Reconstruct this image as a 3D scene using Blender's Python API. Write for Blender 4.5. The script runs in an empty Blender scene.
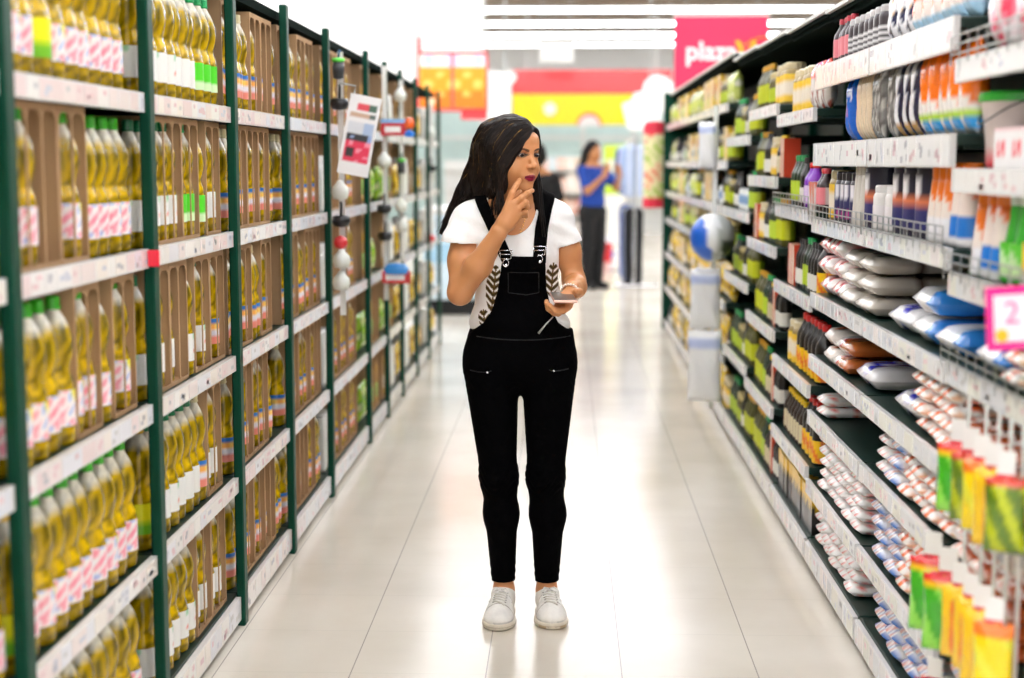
import bpy, math, random
import numpy as np
from mathutils import Vector, Matrix
random.seed(7)
D = bpy.data
SC = bpy.context.scene
COL = SC.collection
PI = math.pi

# ------------------------------------------------------------------ helpers
def lin(h):
    if isinstance(h, (tuple, list)):
        return tuple(h)[:3]
    h = h.lstrip('#')
    v = [int(h[i:i + 2], 16) / 255 for i in (0, 2, 4)]
    return tuple(c / 12.92 if c <= .04045 else ((c + .055) / 1.055) ** 2.4 for c in v)

def mat(name, color=None, rough=.5, metal=0., spec=.5, coat=0., trans=0., attr=False,
        noise=0., nscale=20., bump=0., bscale=60., emis=None, estr=0., ior=1.45, stretch=None):
    m = D.materials.new(name); m.use_nodes = True
    nt = m.node_tree; N = nt.nodes; L = nt.links
    b = N['Principled BSDF']
    b.inputs['Roughness'].default_value = rough
    b.inputs['Metallic'].default_value = metal
    b.inputs['Specular IOR Level'].default_value = spec
    b.inputs['Coat Weight'].default_value = coat
    b.inputs['Coat Roughness'].default_value = .08
    b.inputs['Transmission Weight'].default_value = trans
    b.inputs['IOR'].default_value = ior
    if color is not None:
        b.inputs['Base Color'].default_value = (*lin(color), 1)
    tc = N.new('ShaderNodeTexCoord')
    src = tc.outputs['Object']
    if stretch:
        mp = N.new('ShaderNodeMapping'); mp.inputs['Scale'].default_value = stretch
        L.new(src, mp.inputs['Vector']); src = mp.outputs['Vector']
    base = None
    if attr:
        a = N.new('ShaderNodeAttribute'); a.attribute_name = 'Col'; base = a.outputs['Color']
        L.new(base, b.inputs['Base Color'])
    if noise > 0:
        n = N.new('ShaderNodeTexNoise'); n.inputs['Scale'].default_value = nscale
        n.inputs['Detail'].default_value = 4
        L.new(src, n.inputs['Vector'])
        mr = N.new('ShaderNodeMapRange')
        mr.inputs['From Min'].default_value = .3; mr.inputs['From Max'].default_value = .7
        mr.inputs['To Min'].default_value = 1 - noise; mr.inputs['To Max'].default_value = 1 + noise * .5
        L.new(n.outputs['Fac'], mr.inputs['Value'])
        mx = N.new('ShaderNodeMix'); mx.data_type = 'RGBA'; mx.blend_type = 'MULTIPLY'
        mx.inputs[0].default_value = 1
        if base is not None: L.new(base, mx.inputs[6])
        else: mx.inputs[6].default_value = (*lin(color), 1)
        cc = N.new('ShaderNodeCombineColor')
        for i in range(3): L.new(mr.outputs[0], cc.inputs[i])
        L.new(cc.outputs[0], mx.inputs[7]); L.new(mx.outputs[2], b.inputs['Base Color'])
    if bump > 0:
        n = N.new('ShaderNodeTexNoise'); n.inputs['Scale'].default_value = bscale
        L.new(src, n.inputs['Vector'])
        bp = N.new('ShaderNodeBump'); bp.inputs['Strength'].default_value = bump
        bp.inputs['Distance'].default_value = .01
        L.new(n.outputs['Fac'], bp.inputs['Height']); L.new(bp.outputs[0], b.inputs['Normal'])
    if emis is not None:
        b.inputs['Emission Color'].default_value = (*lin(emis), 1)
        b.inputs['Emission Strength'].default_value = estr
    return m

M = {}
M['print'] = mat('printed_packaging', attr=True, rough=.32, spec=.5, coat=.25, noise=.04, nscale=9)
M['film'] = mat('printed_foil_film', attr=True, rough=.22, spec=.6, coat=.4, bump=.25, bscale=45)
M['matte'] = mat('painted_matte', attr=True, rough=.6, spec=.3, noise=.04, nscale=12)
M['green'] = mat('green_powder_coat', '#033f2e', spec=.22, rough=.45, noise=.12, nscale=6)
M['dgreen'] = mat('dark_green_shelf_steel', '#06281f', rough=.45, noise=.15, nscale=4)
M['rail'] = mat('white_price_rail', attr=True, rough=.25, coat=.4)
M['oil'] = mat('golden_oil_in_clear_plastic', attr=True, rough=.14, spec=.5, coat=.35, trans=.10, ior=1.35, noise=.5, nscale=30, stretch=(1, 1, .45))  # stretched noise paints refraction-like light and dark into the oil colour
M['cap'] = mat('glossy_cap_plastic', attr=True, rough=.3, coat=.3)
M['label'] = mat('paper_label', attr=True, rough=.4, coat=.2)
M['kraft'] = mat('kraft_cardboard', '#b18f6b', rough=.8, spec=.2, noise=.12, nscale=14, stretch=(1, 1, .2))
M['canopy'] = mat('near_black_green_steel', '#04140f', rough=.9, spec=.05, noise=.1)
M['wire'] = mat('galvanised_wire', '#b9bdbb', rough=.3, metal=.8, noise=.1)
M['wall'] = mat('white_wall_paint', '#f4f4f2', rough=.8, noise=.03, nscale=1.5)
M['steel'] = mat('white_steel', '#e9e9e6', rough=.5, noise=.04)
M['black'] = mat('matte_black', '#0a0a0b', rough=.6, noise=.2, nscale=8)
M['chrome'] = mat('chrome', '#d8d8dc', rough=.18, metal=1., noise=.05)
M['glass'] = mat('clear_glass', '#e8f4f2', rough=.05, trans=.9, noise=.02)

def link_mesh(name, verts, faces, m=None, parent=None, cols=None, smooth=False, mats=None, midx=None):
    me = D.meshes.new(name)
    me.from_pydata([tuple(v) for v in verts], [], [tuple(f) for f in faces])
    if cols is not None:
        a = me.color_attributes.new('Col', 'FLOAT_COLOR', 'POINT')
        c = np.ones((len(verts), 4), np.float32)
        c[:, :3] = np.asarray(cols, np.float32)[:, :3]
        a.data.foreach_set('color', c.ravel())
    for mm in (mats or ([m] if m else [])):
        me.materials.append(mm)
    if midx is not None:
        me.polygons.foreach_set('material_index', np.asarray(midx, np.int32))
    if smooth:
        me.polygons.foreach_set('use_smooth', np.ones(len(faces), bool))
    me.validate(); me.update()
    o = D.objects.new(name, me); COL.objects.link(o)
    if parent is not None: o.parent = parent
    return o

class MB:
    """collects coloured shapes into one mesh"""
    def __init__(s): s.v = []; s.f = []; s.c = []; s.mi = []
    def add(s, v, f, c, mi=0):
        n = len(s.v); s.v += [tuple(p) for p in v]; s.f += [tuple(i + n for i in q) for q in f]
        if len(c) == 3 and not hasattr(c[0], '__len__'): s.c += [tuple(c)] * len(v)
        else: s.c += [tuple(q[:3]) for q in c]
        s.mi += [mi] * len(f)
    def box(s, lo, hi, c='#ffffff', mi=0, bev=0.):
        c = lin(c); x0, y0, z0 = lo; x1, y1, z1 = hi
        if bev <= 0:
            v = [(x, y, z) for z in (z0, z1) for y in (y0, y1) for x in (x0, x1)]
            f = [(0, 2, 3, 1), (4, 5, 7, 6), (0, 1, 5, 4), (2, 6, 7, 3), (0, 4, 6, 2), (1, 3, 7, 5)]
            s.add(v, f, c, mi); return
        # chamfered box: 24 vertices
        b = bev; v = []; idx = {}
        for sx in (0, 1):
            for sy in (0, 1):
                for sz in (0, 1):
                    X = (x0, x1)[sx]; Y = (y0, y1)[sy]; Z = (z0, z1)[sz]
                    dx = b if sx == 0 else -b; dy = b if sy == 0 else -b; dz = b if sz == 0 else -b
                    for ax, p in enumerate([(X, Y + dy, Z + dz), (X + dx, Y, Z + dz), (X + dx, Y + dy, Z)]):
                        idx[(sx, sy, sz, ax)] = len(v); v.append(p)
        f = []
        for sx in (0, 1):
            q = [idx[(sx, a, c2, 0)] for a, c2 in ((0, 0), (1, 0), (1, 1), (0, 1))]; f.append(q if sx else q[::-1])
        for sy in (0, 1):
            q = [idx[(a, sy, c2, 1)] for a, c2 in ((0, 0), (1, 0), (1, 1), (0, 1))]; f.append(q[::-1] if sy else q)
        for sz in (0, 1):
            q = [idx[(a, c2, sz, 2)] for a, c2 in ((0, 0), (1, 0), (1, 1), (0, 1))]; f.append(q if sz else q[::-1])
        for sy in (0, 1):
            for sz in (0, 1):
                f.append([idx[(0, sy, sz, 1)], idx[(1, sy, sz, 1)], idx[(1, sy, sz, 2)], idx[(0, sy, sz, 2)]])
        for sx in (0, 1):
            for sz in (0, 1):
                f.append([idx[(sx, 0, sz, 0)], idx[(sx, 1, sz, 0)], idx[(sx, 1, sz, 2)], idx[(sx, 0, sz, 2)]])
            for sy in (0, 1):
                f.append([idx[(sx, sy, 0, 0)], idx[(sx, sy, 1, 0)], idx[(sx, sy, 1, 1)], idx[(sx, sy, 0, 1)]])
                for sz in (0, 1):
                    f.append([idx[(sx, sy, sz, 0)], idx[(sx, sy, sz, 1)], idx[(sx, sy, sz, 2)]])
        s.add(v, f, c, mi)
    def tube(s, pts, r, c='#ffffff', seg=6, mi=0, flat=None, caps=True):
        pts = [Vector(p) for p in pts]; n = len(pts)
        rs = r if isinstance(r, (list, tuple)) else [r] * n
        v = []; f = []; up = Vector((0, 0, 1))
        for i, p in enumerate(pts):
            t = (pts[min(i + 1, n - 1)] - pts[max(i - 1, 0)])
            t = t.normalized() if t.length > 1e-9 else Vector((0, 0, 1))
            a = t.cross(up)
            if a.length < .1: a = t.cross(Vector((0, 1, 0)))
            a.normalize(); b = a.cross(t)
            fl = flat or 1.
            for k in range(seg):
                an = 2 * PI * k / seg
                v.append(p + a * math.cos(an) * rs[i] + b * math.sin(an) * rs[i] * fl)
        for i in range(n - 1):
            for k in range(seg):
                k2 = (k + 1) % seg
                f.append((i * seg + k, i * seg + k2, (i + 1) * seg + k2, (i + 1) * seg + k))
        if caps:
            f.append(tuple(range(seg))[::-1]); f.append(tuple((n - 1) * seg + k for k in range(seg)))
        s.add(v, f, lin(c), mi)
    def lathe(s, prof, seg=16, colf='#ffffff', mi=0, ctr=(0, 0), sx=1., sy=1., sq=0.):
        v = []; f = []; c = []
        for i, (r, z) in enumerate(prof):
            for k in range(seg):
                an = 2 * PI * k / seg
                ca, sa = math.cos(an), math.sin(an)
                if sq > 0:
                    e = 1 - sq * .5
                    ca = math.copysign(abs(ca) ** e, ca); sa = math.copysign(abs(sa) ** e, sa)
                v.append((ctr[0] + r * ca * sx, ctr[1] + r * sa * sy, z))
                c.append(lin(colf(z, an)) if callable(colf) else lin(colf))
        n = len(prof)
        for i in range(n - 1):
            for k in range(seg):
                k2 = (k + 1) % seg
                f.append((i * seg + k, i * seg + k2, (i + 1) * seg + k2, (i + 1) * seg + k))
        f.append(tuple(range(seg))[::-1]); f.append(tuple((n - 1) * seg + k for k in range(seg)))
        s.add(v, f, c, mi)
    def prism(s, poly, y0, y1, c='#ffffff', mi=0):
        """polygon in XZ extruded in Y"""
        n = len(poly)
        v = [(x, y0, z) for x, z in poly] + [(x, y1, z) for x, z in poly]
        f = [tuple(range(n)), tuple(range(n, 2 * n))[::-1]]
        for i in range(n):
            j = (i + 1) % n; f.append((i, i + n, j + n, j))
        s.add(v, f, lin(c), mi)
    def build(s, name, m=None, parent=None, smooth=False, mats=None):
        return link_mesh(name, s.v, s.f, m, parent, s.c, smooth, mats, s.mi if mats else None)

def tag(o, label=None, cat=None, group=None, kind=None):
    if label: o['label'] = label
    if cat: o['category'] = cat
    if group: o['group'] = group
    if kind: o['kind'] = kind
    return o
def empty(name, loc=(0, 0, 0), rz=0.):
    o = D.objects.new(name, None); COL.objects.link(o); o.location = loc; o.rotation_euler = (0, 0, rz)
    o.empty_display_size = .1
    return o
KIDS = {}
def copy_thing(o):
    c = o.copy(); COL.objects.link(c)
    for ch in KIDS.get(o.name, ()):
        d = ch.copy(); COL.objects.link(d); d.parent = c
    return c

# ------------------------------------------------------------------ camera
CAMH = 1.44; FPX = 1500.
th = math.atan(176 / FPX); ps = math.atan(54 / FPX * math.cos(th))
cam = D.cameras.new('camera'); co = D.objects.new('camera', cam); COL.objects.link(co)
cam.sensor_width = 36; cam.lens = FPX / 1024 * 36
co.location = (0, 0, CAMH); co.rotation_euler = (PI / 2 - th, 0, ps)
cam.dof.use_dof = True; cam.dof.focus_distance = 4.62; cam.dof.aperture_fstop = 1.8
cam.clip_end = 200
SC.camera = co
vs = SC.view_settings
vs.view_transform = 'Standard'; vs.look = 'None'; vs.gamma = 1; vs.use_curve_mapping = False
vs.exposure = 0.22
SC.cycles.use_denoising = True
SC.cycles.max_bounces = 6; SC.cycles.transmission_bounces = 4; SC.cycles.glossy_bounces = 3
SC.cycles.sample_clamp_indirect = 4.0
SC.cycles.caustics_reflective = False; SC.cycles.caustics_refractive = False
# ------------------------------------------------------------------ room shell
def floor_mat():
    m = mat('glossy_cream_floor_tiles', '#e9e3d8', rough=.12, spec=.6)
    nt = m.node_tree; N = nt.nodes; L = nt.links; b = N['Principled BSDF']
    geo = N.new('ShaderNodeNewGeometry')
    sep = N.new('ShaderNodeSeparateXYZ'); L.new(geo.outputs['Position'], sep.inputs[0])
    def line(out, off, size, w):
        a = N.new('ShaderNodeMath'); a.operation = 'ADD'; a.inputs[1].default_value = off; L.new(out, a.inputs[0])
        d = N.new('ShaderNodeMath'); d.operation = 'DIVIDE'; d.inputs[1].default_value = size; L.new(a.outputs[0], d.inputs[0])
        f = N.new('ShaderNodeMath'); f.operation = 'FRACT'; L.new(d.outputs[0], f.inputs[0])
        c = N.new('ShaderNodeMath'); c.operation = 'LESS_THAN'; c.inputs[1].default_value = w / size; L.new(f.outputs[0], c.inputs[0])
        return c.outputs[0]
    lx = line(sep.outputs[0], 10 * .385 + .2225, .385, .0035)
    ly = line(sep.outputs[1], 10 * .385 + .13, .385, .004)
    mx = N.new('ShaderNodeMath'); mx.operation = 'MULTIPLY'; mx.inputs[1].default_value = .18; L.new(ly, mx.inputs[0])
    mm = N.new('ShaderNodeMath'); mm.operation = 'MAXIMUM'; L.new(lx, mm.inputs[0]); L.new(mx.outputs[0], mm.inputs[1])
    n = N.new('ShaderNodeTexNoise'); n.inputs['Scale'].default_value = 1.3; n.inputs['Detail'].default_value = 6
    L.new(geo.outputs['Position'], n.inputs['Vector'])
    cr = N.new('ShaderNodeValToRGB')
    cr.color_ramp.elements[0].position = .3; cr.color_ramp.elements[0].color = (*lin('#d5ccbd'), 1)
    cr.color_ramp.elements[1].position = .7; cr.color_ramp.elements[1].color = (*lin('#e8e1d5'), 1)
    L.new(n.outputs['Fac'], cr.inputs[0])
    mix = N.new('ShaderNodeMix'); mix.data_type = 'RGBA'
    L.new(mm.outputs[0], mix.inputs[0]); L.new(cr.outputs[0], mix.inputs[6])
    mix.inputs[7].default_value = (*lin('#a8a29a'), 1)
    L.new(mix.outputs[2], b.inputs['Base Color'])
    r = N.new('ShaderNodeMapRange'); r.inputs['To Min'].default_value = .11; r.inputs['To Max'].default_value = .22
    L.new(n.outputs['Fac'], r.inputs[0]); L.new(r.outputs[0], b.inputs['Roughness'])
    return m
X0, X1, Y0, Y1, ZC = -9., 9., -5., 42., 4.5
mb = MB(); mb.box((X0, Y0, -.1), (X1, Y1, 0)); tag(mb.build('floor', floor_mat()), kind='structure')
ceil_m = mat('pale_ceiling_paint', '#8f8070', rough=.9, noise=.06, nscale=1)
mb = MB(); mb.box((X0, Y0, ZC), (X1, Y1, ZC + .1)); tag(mb.build('ceiling', ceil_m), kind='structure')
for nm, lo, hi in (('wall_back', (X0, Y1, 0), (X1, Y1 + .1, ZC)), ('wall_front', (X0, Y0 - .1, 0), (X1, Y0, ZC)),
                   ('wall_left', (X0 - .1, Y0, 0), (X0, Y1, ZC)), ('wall_right', (X1, Y0, 0), (X1 + .1, Y1, ZC))):
    mb = MB(); mb.box(lo, hi); tag(mb.build(nm, M['wall']), kind='structure')
# ceiling beams and the rows of strip lamps hung across the aisles
lamp_glow = mat('lamp_tube_glow', '#ffffff', emis='#f7faff', estr=19.)
lamp_glow2 = mat('far_lamp_tube_glow', '#ffffff', emis='#f7faff', estr=10.)
beam_m = mat('brown_roof_duct', '#8a7562', rough=.8, noise=.2)
ordn = ['first', 'second', 'third', 'fourth', 'fifth', 'sixth', 'seventh', 'eighth', 'ninth', 'tenth', 'eleventh', 'twelfth', 'thirteenth', 'fourteenth', 'fifteenth', 'sixteenth']
rows = [(-2.6 + 2.93 * i) for i in range(15)]
for i, y in enumerate(rows):
    e = empty('strip_lamp', (0, y, ZC))
    tag(e, f'long white strip lamp across the ceiling, {ordn[len(rows) - 1 - i]} counting from the far wall', 'ceiling lamp', 'strip lamps across the ceiling')
    mb = MB(); mb.box((-7.5, -.15, -.10), (7.5, .15, -.06), bev=.015)
    for x in (-6, -2, 2, 6): mb.box((x - .03, -.03, -.06), (x + .03, .03, 0))
    mb.build('housing', M['steel'], e)
    mb = MB(); mb.box((-7.4, -.14, -.135), (7.4, .14, -.101), bev=.012); mb.build('diffuser', lamp_glow if y < 24 else lamp_glow2, e)
for i, y in enumerate((30.2, 33.2, 36.2, 39.1)):
    mb = MB()
    mb.box((-4.5, y - .1, ZC - .12), (8.9, y + .1, ZC - .01))
    tag(mb.build('trim_%d' % (i + 1), beam_m), kind='structure')
w = D.worlds.new('world'); SC.world = w; w.use_nodes = True
w.node_tree.nodes['Background'].inputs[0].default_value = (1, .98, .95, 1)
w.node_tree.nodes['Background'].inputs[1].default_value = .4
# ------------------------------------------------------------------ shelving
def cells(y0, y1, z0, z1, x0, x1, rng, tints, parent, name='price_rail', seg=.045):
    """price rail with inserted paper tags, a box broken in coloured cells"""
    mb = MB()
    mb.box((min(x0, x1), y0, z0), (max(x0, x1), y1, z1), '#e8e7e6')
    sx = 1 if x1 > x0 else -1
    xf = x1 + sx * .0012
    y = y0 + .01
    while y < y1 - .02:
        w = rng.choice((.05, .06, .075, .09)); w = min(w, y1 - .008 - y)
        c = rng.choice(tints)
        mb.box((min(x1 - sx * .001, xf), y, z0 + .004), (max(x1 - sx * .001, xf), y + w, z1 - .004), c)
        if rng.random() < .75:
            xg = xf + sx * .0006
            k = rng.choice(('#efd0d4', '#d2d5e2', '#d2d2d3', '#eacbd1', '#c2c2c8'))
            for q in range(rng.randint(1, 3)):
                a = y + w * rng.uniform(.08, .6)
                h = z0 + .008 + (z1 - z0 - .016) * rng.random() * .7
                mb.box((min(xf, xg), a, h), (max(xf, xg), a + w * rng.uniform(.2, .45), h + (z1 - z0) * .22), k)
        y += w + rng.choice((.0, .006, .012))
    return mb.build(name, M['rail'], parent)

LY = [1.76, 2.69, 3.62, 4.55, 5.42, 6.36, 7.62, 8.42, 9.2, 10.1, 11.0, 11.95]
LZ = [0.10, .47, .85, 1.23, 1.603]            # top faces of shelf boards
LX = -1.01
BAYW = ['partly seen', 'first', 'second', 'third', 'fourth', 'fifth', 'sixth', 'seventh', 'eighth', 'ninth', 'tenth', 'eleventh', 'twelfth']
def left_bay(i):
    y0, y1 = LY[i], LY[i + 1]
    rng = random.Random(100 + i)
    top = 2.0
    e = empty('shelving_bay', (LX, (y0 + y1) / 2, 0))
    tag(e, f'dark green steel shelving bay of the oil aisle, {BAYW[i]} counting from the camera', 'shelf', 'green shelving bays of the oil aisle')
    a, b = y0 - e.location.y, y1 - e.location.y
    posts = (a, b) if i == len(LY) - 2 else (a,)
    for p in posts:
        mb = MB(); mb.box((-.013, p - .024, .0), (.014, p + .024, top), bev=.004)
    
        for k in range(36):
            z = .12 + k * .052
            mb.box((.0115, p - .008, z), (.0135, p - .004, z + .025)); mb.box((.0115, p + .004, z), (.0135, p + .008, z + .025))
        mb.build('upright_post', M['green'], e)
    mb = MB(); mb.box((-.50, a + .002, .02), (-.471, b - .002, top - .02)); mb.build('back_panel', M['dgreen'], e)
    for k, z in enumerate(LZ):
        mb = MB(); mb.box((-.47, a + .003, z - .03), (-.015, b - .003, z), bev=.003)
        for p in (a + .006, b - .01): mb.prism([(-.45, z - .036), (-.45, z - .03), (-.02, z - .03), (-.02, z - .034)], p, p + .003)
        s = mb.build('shelf_board', M['dgreen'], e)
        tints = ['#f1e4e2', '#f4f1ee', '#efdcdc', '#e9eaf1', '#f6eee6'] if i < 4 else ['#dfe3ec', '#e9eaee', '#eee4e6', '#e4e8f0']
        if i > 6: tints = ['#f2f2ee', '#e8ece4', '#e9e4dc']
        h = (.002, .095) if k == 0 else (z - .043, z + .004)
        cells(a + .0255, b - .0255, h[0] + (.02 if k == 0 else 0), h[1], -.014, .002, rng, tints, s)
    # top canopy board
    mb = MB(); mb.box((-.47, a + .003, top - .05), (-.03, b - .003, top - .02)); mb.build('top_board', M['canopy'], e)
    # feet
    mb = MB()
    for p in (a + .2, b - .2): mb.box((-.09, p - .02, 0), (-.055, p + .02, .03))
    mb.build('levelling_feet', M['black'], e)
for i in range(len(LY) - 1): left_bay(i)

RX = .862
RB = [(2.46, 3.42, 'A'), (3.42, 4.37, 'B'), (4.37, 5.32, 'B'), (5.32, 6.25, 'C'), (6.25, 7.2, 'D'), (7.2, 8.2, 'E'),
      (8.2, 9.2, 'F'), (9.2, 10.2, 'F'), (10.2, 11.2, 'F'), (11.2, 12.2, 'F'), (12.2, 13.1, 'F')]
RZ = {'A': [.10, .42, .70, .99, 1.19, 1.425, 1.665], 'B': [.10, .315, .565, .765, .985, 1.245, 1.505, 1.765],
      'C': [.10, .355, .65, .96, 1.27, 1.63], 'D': [.10, .415, .74, 1.09, 1.38, 1.68], 'E': [.10, .46, .86, 1.2, 1.57],
      'F': [.07, .39, .68, .975, 1.2, 1.45, 1.76]}
def wire_rail(y0, y1, z, parent, x=-.01):
    mb = MB()
    for dz in (.012, .032, .052): mb.tube([(x, y0, z + dz), (x, y1, z + dz)], .0022, seg=5)
    n = max(2, int((y1 - y0) / .07))
    for k in range(n + 1):
        y = y0 + (y1 - y0) * k / n
        mb.tube([(x, y, z - .01), (x, y, z + .052)], .0018, seg=5)
    return mb.build('wire_rail', M['wire'], parent)
def right_bay(i):
    y0, y1, t = RB[i]
    rng = random.Random(200 + i)
    top = {'A': 1.95, 'B': 1.95, 'C': 1.96, 'D': 1.97, 'E': 1.98, 'F': 2.02}[t]
    e = empty('shelving_bay', (RX, (y0 + y1) / 2, 0))
    tag(e, f'dark green steel shelving bay of the grocery aisle side, {BAYW[i]} counting from the camera', 'shelf', 'green shelving bays of the grocery side')
    a, b = y0 - e.location.y, y1 - e.location.y
    ends = ((a, b) if i == len(RB) - 1 else (a,))
    for p in ends:
        mb = MB(); mb.box((.445, p + .001, 0), (.48, p + .041, top - .13), bev=.004) if p == a else mb.box((.445, p - .041, 0), (.48, p - .001, top - .13), bev=.004)
        if i == len(RB) - 1 and p == b: mb.box((-.02, p + .002, 0), (.44, p + .03, top + .02), bev=.004)
        mb.build('upright_post', M['green'], e)
    mb = MB(); mb.box((.481, a + .002, .02), (.51, b - .002, top)); mb.build('back_panel', M['dgreen'], e)
    sh = .02 if t in 'CD' else 0
    for k, z in enumerate(RZ[t]):
        mb = MB(); mb.box((.014, a + .006, z - .028), (.48, b - .006, z), bev=.004)
        for p in (a + .01, b - .014): mb.prism([(.46, z - .036), (.46, z - .028), (.03, z - .028), (.03, z - .034)], p, p + .003)
        s = mb.build('shelf_board', M['dgreen'], e)
        up = z > 1.4
        tints = ['#f6f5f4', '#f3f2f2', '#f7f6f4'] if up else ['#e6e5e6', '#dfe1e6', '#efe6e4', '#e9e9de', '#e3e6ea']
        lo, hi = (z - .075, z + .002) if (up and t == 'B') else (z - .045, z + .004)
        if up and t == 'A': lo = z - .05
        if k == 0: lo, hi = .025, .095
        cells(a + .01, b - .01, lo, hi, .014, .0, rng, tints, s)
        if (t == 'B' and k == 5) or (t == 'A' and k in (2, 3, 4, 6)) or (t == 'C' and k == 4):
            wire_rail(a + .01, b - .01, z, s)
    mb = MB(); mb.box((.06, a + .006, top - .03), (.48, b - .006, top), bev=.004); 
    mb.box((.045, a + .006, top - .014), (.062, b - .006, top + .006))
    cb = mb.build('top_board', M['canopy'], e)
    mb = MB(); mb.box((.03, a + .006, top), (.10, b - .006, top + .012)); mb.build('top_edge_strip', M['steel'], cb)
    mb = MB()
    for p in (a + .1, b - .1): mb.box((.05, p - .02, 0), (.09, p + .02, .040))
    mb.build('levelling_feet', M['black'], e)
for i in range(len(RB)): right_bay(i)
# ------------------------------------------------------------------ goods prototypes (front faces -Y, origin at base centre)
PROTO = {}
def proto(key, root, kids=()):
    KIDS[root.name] = list(kids)
    PROTO[key] = root
    return root
GOLD = '#d9a300'
def noise2(a, b, s):
    return .5 + .5 * math.sin(a * 3.1 + s * 1.7 + 2 * math.sin(b * 2.3 + s)) * math.cos(b * 4.3 - s + math.sin(a * 1.9))
def oil_bottle(key, name, capc, labf, h=.315, r=.039, neckc='#f0ead8', seg=14):
    prof = [(.0, .0), (r * .8, 0), (r * .98, .006), (r, .02), (r * .97, .03), (r, .04), (r, .118), (r * .97, .125), (r * .93, .138), (r * .8, .152),
            (r * .77, .160), (r * .84, .172), (r * .97, .190), (r, .205), (r * .98, .225), (r * .86, .245), (r * .6, .266), (r * .40, .28), (r * .33, .288), (r * .33, .296)]
    prof = [(a, b * h / .315) for a, b in prof]
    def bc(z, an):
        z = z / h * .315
        if z > .262: return neckc  # clear empty neck, with the lamps' highlight on the shoulder painted in pale
        k = noise2(an * 2, z * 40, 1)  # bright and dark gold below: light bent through the oil, painted as colour
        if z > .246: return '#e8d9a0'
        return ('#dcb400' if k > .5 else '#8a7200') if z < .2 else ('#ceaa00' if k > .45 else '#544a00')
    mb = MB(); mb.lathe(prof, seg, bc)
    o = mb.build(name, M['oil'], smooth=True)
    mb = MB(); s = h / .315
    mb.lathe([(r * .36, .286 * s), (r * .42, .288 * s), (r * .42, .292 * s), (r * .38, .293 * s), (r * .38, .309 * s), (r * .34, .314 * s), (0.0005, .315 * s)], 12, capc)
    cp = mb.build('cap', M['cap'], o, smooth=False)
    mb = MB()
    n = 28; zs = [.042 + .076 * i / 8 for i in range(9)]
    v = []; f = []; c = []
    for z in zs:
        for k in range(n + 1):
            an = 2 * PI * k / n
            v.append(((r + .0008) * math.sin(an), -(r + .0008) * math.cos(an), z * s)); c.append(lin(labf((z - .042) / .076, (an + PI) % (2 * PI) - PI)))
    for i in range(8):
        for k in range(n): f.append((i * (n + 1) + k, i * (n + 1) + k + 1, (i + 1) * (n + 1) + k + 1, (i + 1) * (n + 1) + k))
    mb.add(v, f, c)
    lb = mb.build('label', M['label'], o, smooth=True)
    return proto(key, o, (cp, lb))
def labA(v, a):      # white with pink and blue swirl, yellow wedge on top
    if v > .85 - .35 * abs(math.sin(a)) and math.sin(a) > .2: return '#f2e400'
    k = math.sin(a * 5 + 2 * math.sin(v * 6)) * math.cos(v * 8 - a * 2)
    if k > .45: return '#f08ca0'
    if k > .15: return '#f8ccd2'
    if k < -.65: return '#9db4e6'
    return '#f6efee'
def labB(v, a):      # white with green edge and small red dot
    if math.cos(a) < -.55: return '#17a24a'
    if .25 < v < .5 and abs(math.sin(a * 1.0) - .3) < .25: return '#f0907a'
    if v > .8 and math.sin(a * 3) > .4: return '#9ad2a6'
    return '#f3f3ee'
def labC(v, a):      # yellow above green
    if v < .28: return '#6db810'
    if v < .4: return '#b9d800'
    return '#f0ea00'
def labD(v, a):      # blue, orange, white, coral bands
    if v > .84: return '#2b74c4'
    if v > .5: return '#f6b050' if math.sin(a * 5) > -.4 else '#f8d060'
    if v > .34: return '#ece6ee'
    return '#ea8a78'
def labE(v, a):      # bright green label
    return '#4fd820' if v > .25 else '#d8f4c0'
oil_bottle('oilA', 'oil_bottle', '#37b21a', labA)
oil_bottle('oilB', 'oil_bottle', '#0b7a4a', labB, r=.036)
oil_bottle('oilC', 'oil_bottle', '#f2c400', labC, r=.043, h=.325)
oil_bottle('oilD', 'oil_bottle', '#e8ddb0', labD, r=.034)
oil_bottle('oilE', 'oil_bottle', '#1fae62', labE, r=.038)

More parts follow.
